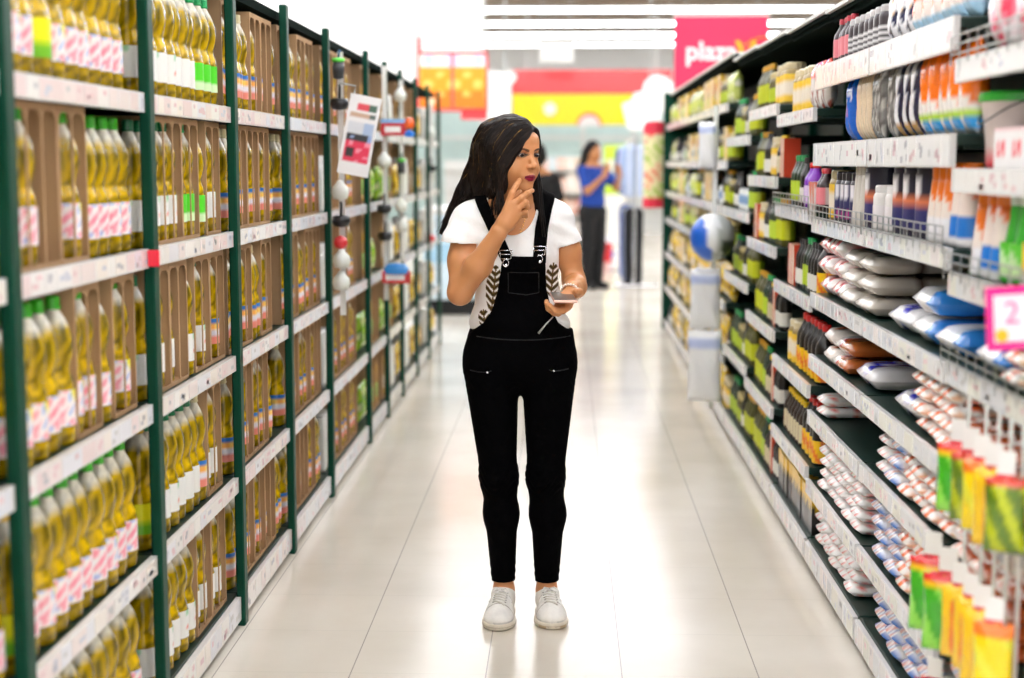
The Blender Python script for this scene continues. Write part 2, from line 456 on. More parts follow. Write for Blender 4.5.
def kraft_case(key, nwin=2, w=.27, d=.24, h=.325):
    mb = MB(); t = .003
    c = '#c49a6c'
    mb.box((-w / 2, -d / 2, 0), (w / 2, d / 2, t))
    mb.box((-w / 2, -d / 2, t), (-w / 2 + t, d / 2, h)); mb.box((w / 2 - t, -d / 2, t), (w / 2, d / 2, h))
    mb.box((-w / 2 + t, d / 2 - t, t), (w / 2 - t, d / 2, h))
    mb.box((-w / 2, -d / 2, h), (w / 2, d / 2, h + t))
    root = mb.build('cardboard_case', M['kraft'])
    # front panel with arched windows
    mb = MB(); y0, y1 = -d / 2 - t, -d / 2
    st = .007; ww = (w - st * (nwin + 1)) / nwin; zb = .010; zt = h - .012
    mb.box((-w / 2, y0, 0), (w / 2, y1, zb))
    for k in range(nwin + 1):
        x = -w / 2 + k * (ww + st); mb.box((x, y0, zb), (x + st, y1, h + t))
    for k in range(nwin):
        x = -w / 2 + st + k * (ww + st)
        mb.box((x, y0, zt), (x + ww, y1, h + t))
        R = .022
        for sgn, cx in ((1, x), (-1, x + ww)):
            pts = [(cx, zt)] + [(cx + sgn * R * (1 - math.sin(a)), zt - R * (1 - math.cos(a))) for a in [PI / 2 * q / 5 for q in range(6)]]
            mb.prism(pts, y0, y1)
    fp = mb.build('window_panel', M['kraft'], root)
    mb = MB()
    mb.box((-w / 2 + t, .0, t), (w / 2 - t, .004, h - .04))
    dv = mb.build('divider', M['kraft'], root)
    o = proto(key, root, (fp, dv)); o['win'] = [-w / 2 + st + ww / 2 + k * (ww + st) for k in range(nwin)]; o['w'] = w
    return o
kraft_case('case3', 3, .262, .22)
kraft_case('case2', 2, .178, .22)

# ---- grocery packages
def shade(z, tbl):
    for lim, col in tbl:
        if z >= lim: return col
    return tbl[-1][1]
def pillow(key, name, w, h, t, cf, nx=12, nz=14, crimp=.94, m='film'):
    """soft bag standing up, front face -Y ; cf(u,v) gives the print, u,v in -1..1"""
    V = []; F = []; C = []
    for side in (-1, 1):
        for j in range(nz + 1):
            for i in range(nx + 1):
                u = -1 + 2 * i / nx; v = -1 + 2 * j / nz
                e = (1 - abs(u) ** 2.6) * (1 - min(1, abs(v) / crimp) ** 4)
                th_ = t / 2 * max(0, e) ** .6 + .0012
                th_ *= 1 + .1 * math.sin(u * 7 + v * 5) * (1 if side < 0 else .6)
                pin = 1 - .1 * (1 - abs(v) ** 2) * abs(u) - (.06 * (abs(v) ** 6))
                V.append((u * w / 2 * pin, side * th_, h / 2 + v * h / 2 + .004 * math.sin(u * 9) * (v > .9)))
                C.append(lin(cf(u, v)))
    n = (nx + 1) * (nz + 1)
    for s in (0, 1):
        for j in range(nz):
            for i in range(nx):
                q = [s * n + j * (nx + 1) + i, s * n + j * (nx + 1) + i + 1, s * n + (j + 1) * (nx + 1) + i + 1, s * n + (j + 1) * (nx + 1) + i]
                F.append(tuple(q if s == 0 else q[::-1]))
    bd = [j * (nx + 1) for j in range(nz + 1)] + [nz * (nx + 1) + i for i in range(1, nx + 1)] + [j * (nx + 1) + nx for j in range(nz - 1, -1, -1)] + list(range(nx - 1, 0, -1))
    for a in range(len(bd)):
        p, q = bd[a], bd[(a + 1) % len(bd)]
        F.append((p, q, q + n, p + n))
    z0 = min(v[2] for v in V)
    V = [(x, y, z - z0) for x, y, z in V]
    o = link_mesh(name, V, F, M[m], None, C, True)
    o['dims'] = (w, t, h); return proto(key, o)
def flatbag(key, name, w, d, t, cf, m='film'):
    """soft bag lying flat; length along X, depth Y, thickness Z ; cf(u,v)"""
    nx, ny = 14, 12; V = []; F = []; C = []
    for side in (-1, 1):
        for j in range(ny + 1):
            for i in range(nx + 1):
                u = -1 + 2 * i / nx; v = -1 + 2 * j / ny
                e = (1 - abs(u) ** 3) * (1 - abs(v) ** 5)
                q = max(0, e) ** .28
                V.append((u * w / 2 * (1 - .06 * abs(v) ** 3), v * d / 2 * (1 - .05 * abs(u) ** 3), t / 2 + side * (t / 2 * q * (1 + .08 * math.sin(5 * u + 3 * v)) + .001)))
                C.append(lin(cf(u, v)))
    n = (nx + 1) * (ny + 1)
    for s in (0, 1):
        for j in range(ny):
            for i in range(nx):
                a = s * n + j * (nx + 1) + i
                q = [a, a + 1, a + nx + 2, a + nx + 1]; F.append(tuple(q[::-1] if s == 0 else q))
    bd = [j * (nx + 1) for j in range(ny + 1)] + [ny * (nx + 1) + i for i in range(1, nx + 1)] + [j * (nx + 1) + nx for j in range(ny - 1, -1, -1)] + list(range(nx - 1, 0, -1))
    for a in range(len(bd)):
        p, q = bd[a], bd[(a + 1) % len(bd)]; F.append((p, p + n, q + n, q))
    z0 = min(v[2] for v in V); V = [(x, y, z - z0) for x, y, z in V]
    o = link_mesh(name, V, F, M[m], None, C, True); o['dims'] = (w, d, t); return proto(key, o)
def carton(key, name, w, d, h, cf, m='print', n=8):
    """printed box, subdivided so the print follows cf(face,u,v)"""
    V = []; F = []; C = []
    def face(o_, a, b, fid):
        base = len(V)
        for j in range(n + 1):
            for i in range(n + 1):
                V.append(tuple(o_[k] + a[k] * i / n + b[k] * j / n for k in range(3)))
                C.append(lin(cf(fid, -1 + 2 * i / n, -1 + 2 * j / n)))
        for j in range(n):
            for i in range(n):
                p = base + j * (n + 1) + i; F.append((p, p + 1, p + n + 2, p + n + 1))
    x, y = w / 2, d / 2
    face((-x, -y, 0), (w, 0, 0), (0, 0, h), 0); face((x, -y, 0), (0, d, 0), (0, 0, h), 1)
    face((x, y, 0), (-w, 0, 0), (0, 0, h), 0); face((-x, y, 0), (0, -d, 0), (0, 0, h), 1)
    face((-x, -y, h), (w, 0, 0), (0, d, 0), 2); face((-x, y, 0), (w, 0, 0), (0, -d, 0), 3)
    o = link_mesh(name, V, F, M[m], None, C); o['dims'] = (w, d, h); return proto(key, o)
def bottle(key, name, r, h, bodyc, capc, lab=None, style='sauce', m='print', labz=(.15, .55), sq=0.):
    if style == 'sauce':
        prof = [(0, 0), (.85, 0), (1, .03), (1, .58), (.92, .66), (.6, .76), (.4, .84), (.36, .9)]; cz = (.88, 1.0, .42)
    elif style == 'jar':
        prof = [(0, 0), (.9, 0), (1, .04), (1, .74), (.9, .82), (.8, .85)]; cz = (.83, 1.0, .88)
    elif style == 'tin':
        prof = [(0, 0), (.97, 0), (1, .015), (.97, .03), (.97, .95), (1, .97)]; cz = (.965, 1.0, .96)
    elif style == 'spindle':
        prof = [(0, 0), (.85, 0), (.95, .04), (.9, .3), (.78, .55), (.66, .75), (.6, .84)]; cz = (.82, 1.0, .62)
    elif style == 'vase':
        prof = [(0, 0), (.8, 0), (1, .06), (.95, .25), (.7, .5), (.5, .7), (.45, .85)]; cz = (.84, 1.0, .5)
    pr = [(a * r, b * h) for a, b in prof]
    # densify for colour bands
    dp = []
    for (a0, z0), (a1, z1) in zip(pr[:-1], pr[1:]):
        k = max(1, int((z1 - z0) / (h * .05)))
        for q in range(k): dp.append((a0 + (a1 - a0) * q / k, z0 + (z1 - z0) * q / k))
    dp.append(pr[-1])
    mb = MB(); mb.lathe(dp, 14, (lambda z, a: bodyc(z / h, a)) if callable(bodyc) else bodyc, sq=sq)
    o = mb.build(name, M[m], smooth=True); kids = []
    mb = MB(); z0, z1, rr = cz
    mb.lathe([(r * rr * .96, z0 * h), (r * rr, z0 * h + .002), (r * rr, z1 * h - .006), (r * rr * .9, z1 * h), (.0005, z1 * h)], 14, capc)
    kids.append(mb.build('cap' if style != 'tin' else 'lid', M['cap'], o))
    if lab:
        mb = MB(); v = []; f = []; c = []; n = 24; R = r * (1.0 if style != 'spindle' else .95) + .0012
        for i in range(7):
            q = i / 6; z = h * (labz[0] + (labz[1] - labz[0]) * q)
            for k in range(n + 1):
                an = 2 * PI * k / n
                v.append((R * math.sin(an), -R * math.cos(an), z)); c.append(lin(lab(q, (an + PI) % (2 * PI) - PI)))
        for i in range(6):
            for k in range(n): f.append((i * (n + 1) + k, i * (n + 1) + k + 1, (i + 1) * (n + 1) + k + 1, (i + 1) * (n + 1) + k))
        mb.add(v, f, c); kids.append(mb.build('label', M['label'], o, smooth=True))
    o['dims'] = (2 * r, 2 * r, h)
    return proto(key, o, kids)

def blobs(base, cols, seed, s=3.):
    def cf(u, v):
        k = math.sin(u * s * 2.1 + seed) * math.cos(v * s * 1.7 + seed * 2.1 + 1.5 * math.sin(u * s))
        for lim, c in cols:
            if k > lim: return c
        return base
    return cf
P = {}
def spec(key, name, desc, maker, *a, **k):
    P[key] = (name, desc); maker(key, name, *a, **k)
# detergent / big bags (near top)
spec('pinkbag', 'detergent_bag', 'white and pink striped detergent bag', pillow, .20, .30, .10, blobs('#f6e9ec', [(.55, '#ee3f5e'), (.25, '#f59ab0')], 1.3, 2.6))
spec('redpack', 'tissue_pack', 'white pack with red and green spots', pillow, .13, .20, .08, blobs('#f4ecec', [(.72, '#3a9a4a'), (.45, '#e83a52'), (.3, '#f6c4c8')], .4, 3.4))
spec('whitered', 'flour_bag', 'white paper bag with red print', carton, .10, .06, .085, lambda f, u, v: '#e8485a' if (abs(v) < .3 and abs(u) < .6 and math.sin(u * 9 + v * 4) > -.2) else ('#f3c9cb' if v > .8 else '#f5f1ef'), m='matte')
spec('orangepouch', 'cereal_pouch', 'orange and white stand-up pouch', pillow, .10, .255, .06, lambda u, v: ('#ff7a10' if v > -.1 - .25 * u else '#f8f2ec') if v > -.45 else ('#b8e010' if v > -.6 else ('#1f9ce8' if u > .1 and v > -.95 else '#f4f2f0')))
spec('orangetop', 'cereal_pouch', 'orange pouch with pale blue base', pillow, .10, .20, .06, lambda u, v: '#f36a18' if v > -.1 + .3 * math.sin(3 * u) else ('#a8d4f0' if v < -.55 else '#f6ebe4'))
spec('bluebag', 'milk_powder_bag', 'bright blue foil bag with white print', pillow, .12, .235, .07, lambda u, v: '#e9f0fa' if (abs(v - .35) < .22 and abs(u) < .55 and math.sin(u * 8 + v * 12) > .1) else ('#e66a9a' if abs(v + .1) < .08 and abs(u) < .3 else '#1163cf'))
spec('beigebag', 'oat_bag', 'tall slim beige bag', pillow, .075, .235, .06, lambda u, v: '#e8d2b4' if abs(u) < .75 else '#c8a882')
spec('greybag', 'coffee_bag', 'grey patterned coffee bag', pillow, .07, .215, .05, blobs('#8d8a86', [(.4, '#c9c5be'), (-.2, '#6b6663')], 2.2, 5))
spec('navyvase', 'milk_powder_bag', 'navy and white bag with golden foot', pillow, .10, .235, .07, lambda u, v: ('#14143c' if abs(u) > .12 + .5 * (1 - (v + 1) / 2) ** 1.2 + (.5 if v > .75 else 0) else ('#f5f3f5' if v > -.62 else '#c8902a')) )
spec('navybag', 'sugar_bag', 'navy and white foil bag', pillow, .10, .20, .06, blobs('#f2f0f4', [(.35, '#171546'), (.25, '#e9c49a')], .9, 2.6))
spec('zebrajar', 'jam_jar', 'jar with black and white bands', bottle, .034, .125, '#3b3136', '#c9c6c8', lambda q, a: '#ece9ea' if math.sin(q * 16) > 0 else '#2a2228', 'jar')
spec('pinksauce', 'sauce_bottle', 'dark bottle with red top, pink label', bottle, .03, .20, '#3a2a30', '#d83a4c', lambda q, a: '#e8848e' if math.sin(a * 3) > -.3 else '#f2dcdc', 'sauce')
spec('navytin', 'cocoa_tin', 'large navy tin with white circle', bottle, .062, .185, '#15122e', '#b9b2ae', lambda q, a: '#f3f1f2' if math.hypot(a * 1.3, (q - .78) * 4.2) < .62 else ('#d8764a' if abs(q - .5) < .05 or abs(q - .28) < .05 else ('#2b2c66' if q < .5 else '#17142e')), 'tin', labz=(.12, .9))
spec('darkjar', 'coffee_jar', 'dark coffee jar with magenta edge', bottle, .040, .165, '#1b1424', '#26202c', lambda q, a: ('#f0edf2' if (q > .62 and math.sin(a * 5) > .2) else ('#d23a9a' if q < .2 and a > .5 else '#2a2a5a')), 'jar', labz=(.08, .75))
spec('whitepillar', 'cleaner_bottle', 'slim pale grey bottle', bottle, .026, .19, '#d9d3ca', '#cfc8be', None, 'spindle')
spec('whitejug', 'milk_jar', 'short white plastic jar', bottle, .040, .13, '#efeae6', '#f7f5f4', lambda q, a: '#f0e9ea' if a > 0 else '#e2dcdd', 'jar')
spec('spindle', 'juice_bottle', 'orange and white bottle with magenta foot', bottle, .036, .205, lambda z, a: ('#f57a14' if z > .52 - .16 * math.sin(a + 1) else '#f4e6da') if z > .34 else ('#c8329a' if math.sin(a) > -.2 else '#f2f0f2'), '#f57a14', None, 'spindle')
spec('spindleblue', 'juice_bottle', 'orange and white bottle with blue foot', bottle, .038, .215, lambda z, a: ('#ef6a16' if z > .58 - .2 * math.sin(a) else '#f2e2d8') if z > .38 else ('#1b78cf' if z > .12 or math.sin(a) > 0 else '#f2f0f2'), '#f07a24', None, 'spindle')
spec('greenbottle', 'cleaner_bottle', 'bright green bottle with pale label', bottle, .034, .20, '#2fae1e', '#e8f0e0', lambda q, a: '#c9e8b0' if math.sin(a * 2 + q * 4) > -.1 else '#5fc83a', 'vase', labz=(.1, .45))
spec('yellowlotion', 'lotion_bottle', 'white bottle with yellow label', bottle, .036, .17, '#f1ece2', '#f8f7f4', lambda q, a: '#f6c23a', 'vase', labz=(.2, .55))
def tub():
    r, h = .085, .165
    mb = MB(); mb.lathe([(0, 0), (r * .8, 0), (r * .84, .01), (r * .86, .05), (r * .92, .1), (r, h - .02), (r, h - .012)], 28, lambda z, a: '#e83848' if z < .045 else '#cfc0ba')
    o = mb.build('plastic_tub', M['print'], smooth=True)
    mb = MB(); mb.lathe([(r * 1.0, h - .022), (r * 1.06, h - .02), (r * 1.06, h - .006), (r * 1.02, h), (r * .9, h), (r * .88, h - .004), (.001, h - .004)], 28, '#27a52c')
    l = mb.build('lid', M['cap'], o)
    mb = MB(); mb.tube([(r * 1.07 * math.sin(a), -r * 1.07 * math.cos(a), h - .02 - .05 * math.cos(a) ** 2) for a in [-PI / 2 + PI * k / 12 for k in range(13)]], .002, '#2a2a2a', 5)
    hd = mb.build('handle', M['cap'], o); o['dims'] = (2 * r, 2 * r, h)
    P['tub'] = ('plastic_tub', 'round grey tub with a green lid'); proto('tub', o, (l, hd))
tub()
# lying bags
spec('redflat', 'rice_bag', 'red and white striped bag lying flat', flatbag, .20, .28, .062, lambda u, v: '#dc2038' if math.sin(u * 7 + v * 1.5 + .2) > .0 else ('#f5c9c9' if math.sin(u * 7 + v * 1.5 + .2) > -.2 else '#f3eeec'))
spec('greyflat', 'rice_bag', 'clear grey rice bag lying flat', flatbag, .24, .30, .055, lambda u, v: '#5a4a44' if (abs(v) < .15 and u > .1) else '#b9b1a6')
spec('bluewhite', 'rice_bag', 'white rice bag with blue print', flatbag, .27, .30, .065, lambda u, v: '#2c2fd0' if ((-.9 < u < .3 and -1 < v < .1 and math.sin(u * 13) + math.cos(v * 9 + u * 5) > -.2)) else '#e6e4e6')
spec('skybag', 'rice_bag', 'white bag with sky blue end', flatbag, .24, .30, .065, lambda u, v: '#2f7fd0' if u > .45 else ('#a9cdef' if u > .15 and math.sin(v * 8) > 0 else '#f1f1f3'))
spec('orangeflat', 'pasta_bag', 'orange and white bag lying flat', flatbag, .16, .24, .055, lambda u, v: '#ee6a1c' if math.hypot(u, v) < .7 else '#f4ece6')
spec('brownflat', 'lentil_bag', 'white ended bag of brown lentils', flatbag, .24, .24, .05, lambda u, v: '#f2eeec' if u < -.25 else ('#b0233c' if u < -.1 else '#b5622c'))
spec('saltbag', 'sugar_bag', 'white sugar bag with small red print', flatbag, .135, .24, .034, lambda u, v: '#f0685c' if (math.sin(u * 8 + 1) * math.cos(v * 9) > .62) else ('#f9cfc8' if math.sin(u * 8 + 1) * math.cos(v * 9) > .4 else '#f7f5f4'), m='print')
spec('saltstripe', 'sugar_bag', 'white sugar bag striped orange and blue', flatbag, .15, .24, .038, lambda u, v: ('#f0643c' if math.sin(v * 9 + .5) > .72 else ('#2f72c8' if math.sin(v * 9 + .5) < -.78 else '#f4f2f3')) if u > .3 else ('#4a4ac8' if u < -.8 else ('#f09a84' if math.sin(u * 9) * math.cos(v * 12) > .5 else ('#8fb4e4' if math.sin(u * 9) * math.cos(v * 12) < -.6 else '#f4f2f4'))), m='print')
spec('orangestack', 'noodle_pack', 'white noodle pack with orange spots', flatbag, .12, .20, .034, lambda u, v: '#f4711e' if (math.sin(u * 6 + .5) * math.cos(v * 7) > .22) else ('#fac8a0' if math.sin(u * 6 + .5) * math.cos(v * 7) > .08 else '#f8f3ef'), m='print')
spec('orangebrown', 'noodle_pack', 'noodle pack with clear orange end', flatbag, .13, .22, .036, lambda u, v: '#d8622a' if u > -.1 and abs(v) < .85 else ('#f4813c' if math.sin(u * 9) * math.cos(v * 8) > .2 else '#f8ede6'), m='print')
# dark sauces & jars of the third bays
spec('redcapjar', 'sauce_bottle', 'black sauce bottle with red cap', bottle, .040, .215, '#120c0a', '#e02424', lambda q, a: '#f6c614' if math.sin(a * 4 + q * 6) > -.7 else '#e8642a', 'sauce', labz=(.04, .42))
spec('yellowcap', 'sauce_bottle', 'dark sauce bottle with yellow cap', bottle, .030, .175, '#2a1810', '#f0c81c', lambda q, a: '#d9cfa8' if a > 0 else '#8a2a20', 'sauce', labz=(.1, .5))
spec('blacksauce', 'soy_bottle', 'slim black bottle with small white label', bottle, .026, .19, '#0d0908', '#1a1412', lambda q, a: '#e3e0d8', 'sauce', labz=(.1, .4))
spec('greencap', 'oil_cruet', 'dark green bottle with lime label', bottle, .030, .20, '#17301c', '#1f9a50', lambda q, a: '#b7d034', 'sauce', labz=(.12, .5))
spec('blackbox', 'sauce_pack', 'black pack topped with yellow', carton, .085, .07, .155, lambda f, u, v: '#f2c21a' if v > .25 + .2 * math.sin(u * 6) or f == 2 else '#17110e')
spec('redcarton', 'sauce_carton', 'red and cream carton', carton, .05, .07, .16, lambda f, u, v: '#e04a2c' if (f == 1 or u < -.2) else '#ead9b4')
spec('amberjar', 'pickle_jar', 'glass jar with yellow label', bottle, .050, .17, '#a8905a', '#d8c9a0', lambda q, a: '#f4c83a' if (q < .2 or q > .8) else '#efe2cf', 'jar', labz=(.06, .72))
spec('purplebottle', 'softener_bottle', 'purple bottle with red cap', bottle, .034, .17, '#8a3ac0', '#e02a22', lambda q, a: '#e9d2f0' if math.sin(a * 3) > 0 else '#b06ad8', 'sauce', labz=(.1, .5))
spec('orangebox', 'soup_box', 'orange and white box', carton, .06, .06, .10, lambda f, u, v: '#f0682a' if u + v > -.2 else '#f2ece8')
spec('bag3', 'candy_bag', 'clear bag with pink and purple header', pillow, .11, .17, .05, lambda u, v: ('#b45ad0' if u < 0 else '#e8483c') if v > .35 else blobs('#e8e2dc', [(.3, '#9a4a3a')], 2, 3)(u, v))
# pale yellow/green goods of the far bays
spec('limebottle', 'juice_bottle', 'olive bottle with lime yellow label', bottle, .032, .20, '#4c4a0e', '#d8a020', lambda q, a: '#c4cc1c' if math.sin(a * 2) > -.3 else '#7a9a14', 'sauce')
spec('olivejar', 'olive_jar', 'olive jar with lime label', bottle, .034, .15, '#5a5010', '#c9b67a', lambda q, a: '#b9cc18', 'jar')
spec('creampack', 'biscuit_pack', 'cream and yellow pack', carton, .11, .07, .19, lambda f, u, v: '#f2cc1c' if math.sin(u * 3 + v * 4) > .25 else ('#e88a5a' if math.sin(u * 5 - v * 3) > .75 else '#eee3bf'))
spec('yellowpack', 'pasta_pack', 'yellow pasta pack', pillow, .11, .20, .06, blobs('#f0c616', [(.5, '#8a5a10'), (.2, '#f5e6a0')], 1.1, 3))
spec('greenpack', 'stock_pack', 'pale green pack', pillow, .10, .17, .06, blobs('#c9d46a', [(.5, '#f2efd8'), (.1, '#8fae2a')], 2.1, 3))
spec('whitecan', 'food_can', 'white can with blue label', bottle, .036, .11, '#d9dcde', '#c6c9cc', lambda q, a: '#7f9fc8' if .3 < q < .7 else '#eef0ee', 'tin', labz=(.08, .92))
spec('limebag', 'bean_bag', 'lime green bag', pillow, .10, .19, .06, blobs('#a8d838', [(.4, '#e8f0a8'), (.0, '#5aa81e')], .7, 3))
spec('whitetub', 'bleach_jug', 'white plastic jug', bottle, .045, .24, '#f0f0ec', '#f6f6f4', lambda q, a: '#e6ece2', 'jar', sq=.4)
# hanging snack bags
spec('snackgreen', 'hanging_snack_bag', 'green snack bag', pillow, .10, .155, .035, lambda u, v: '#e02a2a' if v > .72 else ('#f2c81c' if v > .6 else ('#8fe04a' if math.sin(u * 4 + v * 3) > .3 else '#3fb01c')))
spec('snackyellow', 'hanging_snack_bag', 'yellow snack bag', pillow, .085, .15, .035, lambda u, v: '#f07a1c' if v > .7 else ('#f6d800' if math.sin(u * 3 + v * 4) > -.5 else '#e8e23a'))
spec('snackorange', 'hanging_snack_bag', 'orange and yellow snack bag', pillow, .085, .16, .035, lambda u, v: '#f6c81c' if u < -.3 or v > .7 else '#f0561c')
spec('snacklime', 'hanging_snack_bag', 'olive green snack bag', pillow, .085, .15, .035, lambda u, v: '#d03a1c' if v > .75 else ('#b8c410' if math.sin(u * 5 + v * 4) > .2 else '#5c7a10'))

# ------------------------------------------------------------------ stocking the shelves
used = {}
OILDESC = {'oilA': 'pink-labelled oil bottle with green cap', 'oilB': 'slim oil bottle with white-green label', 'oilC': 'large yellow-labelled oil bottle',
           'oilD': 'oil bottle with orange-blue label', 'oilE': 'oil bottle with bright green label'}
OILGRP = {'oilA': 'green capped oil bottles', 'oilB': 'white labelled oil bottles', 'oilC': 'yellow labelled oil bottles', 'oilD': 'orange labelled oil bottles', 'oilE': 'green labelled oil bottles'}
OILCAT = 'bottle'
def place(key, loc, rz, label, cat, group, rx=0., sc=1., zs=1.):
    p = PROTO[key]
    if key not in used:
        used[key] = 1; o = p
    else:
        o = copy_thing(p)
    o.location = loc; o.rotation_euler = (rx, 0, rz)
    if sc != 1. or zs != 1.: o.scale = (sc, sc, sc * zs)
    for k in ('dims', 'win', 'w'):
        if k in o and o is not p: del o[k]
    tag(o, label, cat, group)
    return o
DIM = {}
for k, p in PROTO.items():
    if 'dims' not in p: continue
    vs_ = [v.co for q in [p] + KIDS.get(p.name, []) for v in q.data.vertices]
    DIM[k] = tuple(max(v[i] for v in vs_) - min(v[i] for v in vs_) for i in range(3))
WIN = {k: list(p['win']) for k, p in PROTO.items() if 'win' in p}
CW = {'case3': .262, 'case2': .178}
ORD = ['first', 'second', 'third', 'fourth', 'fifth', 'sixth', 'seventh', 'eighth', 'ninth', 'tenth', 'eleventh', 'twelfth', 'thirteenth', 'fourteenth', 'fifteenth', 'sixteenth', 'seventeenth', 'eighteenth', 'nineteenth', 'twentieth']
LVL = ['bottom', 'second', 'third', 'fourth', 'top']
rng = random.Random(5)
nbot = 0; far_bottles = []
WB = {'oilA': .084, 'oilB': .078, 'oilC': .092, 'oilD': .074, 'oilE': .082}
def left_row(bi, lv, seq, ystart=None):
    global nbot
    y = (LY[bi] + .012) if ystart is None else ystart
    yend = LY[bi + 1] - .01; z = LZ[lv] + .0012
    bay = BAYW[bi]; nb = nc = no = 0
    for key, cnt in seq:
        for _ in range(cnt):
            if key.startswith('case'):
                ck, inside = key.split(':'); w = CW[ck]
                if y + w > yend: break
                nc += 1; cx = LX - .032 - .11
                place(ck, (cx, y + w / 2, z), PI / 2 + rng.uniform(-.008, .008), f'open kraft cardboard case, {ORD[nc - 1]} from near post, {LVL[lv]} shelf, {bay} oil bay', 'cardboard box', 'kraft cases of oil bottles')
                for wx in WIN[ck]:
                    if rng.random() < .18: continue
                    nb += 1
                    pos = (cx + .11 - .0385, y + w / 2 + wx, z + .006)
                    if bi >= 6 or nbot >= 296: far_bottles.append((inside, pos)); continue
                    nbot += 1
                    place(inside, pos, PI / 2 + rng.uniform(-.5, .5), f'{OILDESC[inside]} in case, {ORD[nb - 1]} from near post, {LVL[lv]} shelf, {bay} bay', 'bottle', OILGRP[inside])
                y += w + .006
            elif key.startswith('oil'):
                w = WB[key]
                if y + w > yend: break
                nb += 1
                pos = (LX - .058 - rng.random() * .008, y + w / 2, z)
                if nbot >= 296: far_bottles.append((key, pos))
                else:
                    nbot += 1
                    place(key, pos, PI / 2 + rng.uniform(-.45, .45), f'{OILDESC[key]}, {ORD[nb - 1]} from near post, {LVL[lv]} shelf, {bay} oil bay', 'bottle', OILGRP[key])
                y += w
            else:
                w = DIM[key][0] + .008
                if y + w > yend: break
                no += 1; nm, desc = P[key]
                place(key, (LX - .03 - DIM[key][1] / 2, y + w / 2, z), PI / 2 + rng.uniform(-.06, .06), f'{desc}, {ORD[no - 1]} from near post, {LVL[lv]} shelf, {bay} oil bay', nm.split('_')[-1], desc + 's of the oil aisle')
                y += w
for lv in range(5): left_row(0, lv, [('oilA', 5)], 2.26)
left_row(1, 0, [('oilA', 12)]); left_row(1, 1, [('oilC', 1), ('oilA', 11)])
left_row(1, 2, [('oilA', 5), ('case2:oilA', 1), ('oilA', 1), ('case2:oilA', 1)]); left_row(1, 3, [('oilC', 1), ('case3:oilA', 1), ('case2:oilA', 1), ('oilA', 4)])
left_row(1, 4, [('oilC', 1), ('oilA', 2), ('oilC', 1), ('oilA', 7)])
left_row(2, 0, [('oilB', 6), ('case2:oilB', 2), ('oilB', 1)]); left_row(2, 1, [('oilC', 1), ('oilB', 6), ('oilD', 1), ('case2:oilB', 1)])
left_row(2, 2, [('oilB', 1), ('case2:oilB', 2), ('oilB', 1), ('case2:oilB', 1), ('case2:oilD', 1)]); left_row(2, 3, [('oilB', 2), ('case3:oilB', 1), ('case2:oilE', 1), ('oilE', 1), ('case2:oilB', 1)])
left_row(2, 4, [('oilB', 8), ('oilE', 4)])
for bi in (3, 4):
    left_row(bi, 0, [('oilD', 2), ('case2:oilD', 3), ('oilD', 2)])
    left_row(bi, 1, [('oilD', 1), ('case3:oilD', 3), ('oilD', 1)]); left_row(bi, 2, [('case2:oilD', 2), ('oilD', 2), ('case2:oilD', 2)])
    left_row(bi, 3, [('oilD', 2), ('case2:oilD', 4), ('oilD', 1)]); left_row(bi, 4, [('case2:oilD', 1), ('oilD', 3), ('case2:oilD', 2), ('oilD', 2)])
for lv in range(5):
    left_row(5, lv, [('whitetub', 3), ('case2:oilD', 1), ('case3:oilD', 3)] if lv < 4 else [('case2:oilD', 5)])
    left_row(6, lv, [('limebag', 3), ('case2:oilE', 3)] if lv < 2 else [('case2:oilE', 2), ('limebag', 2)])
    left_row(7, lv, [('limebag', 2), ('case2:oilE', 2)] if lv % 2 else [('case2:oilD', 2), ('whitetub', 3)])
    left_row(8, lv, [('yellowpack', 4), ('whitetub', 3)] if lv < 4 else [('case2:oilD', 3)])
    left_row(9, lv, [('yellowpack', 6)] if lv < 3 else [('case2:oilD', 2), ('yellowpack', 3)])
    left_row(10, lv, [('whitetub', 3), ('yellowpack', 5)])
# the farthest bottles, one object
mb = MB()
for key, (x, y, z) in far_bottles:
    r, h = (.035, .31)
    mb.lathe([(0, z), (r, z + .004), (r, z + .04)], 8, '#c89a10', ctr=(x, y))
    mb.lathe([(r * 1.01, z + .04), (r * 1.01, z + .12)], 8, '#e9dcc0' if key == 'oilD' else '#9cd860', ctr=(x, y))
    mb.lathe([(r, z + .12), (r * .8, z + .15), (r, z + .2), (r * .4, z + .28), (r * .35, z + h), (0, z + h)], 8, '#c89a10', ctr=(x, y))
tag(mb.build('oil_bottles', M['print'], smooth=True), 'rows of small golden oil bottles in the distant cases of the oil aisle', 'bottles', kind='stuff')

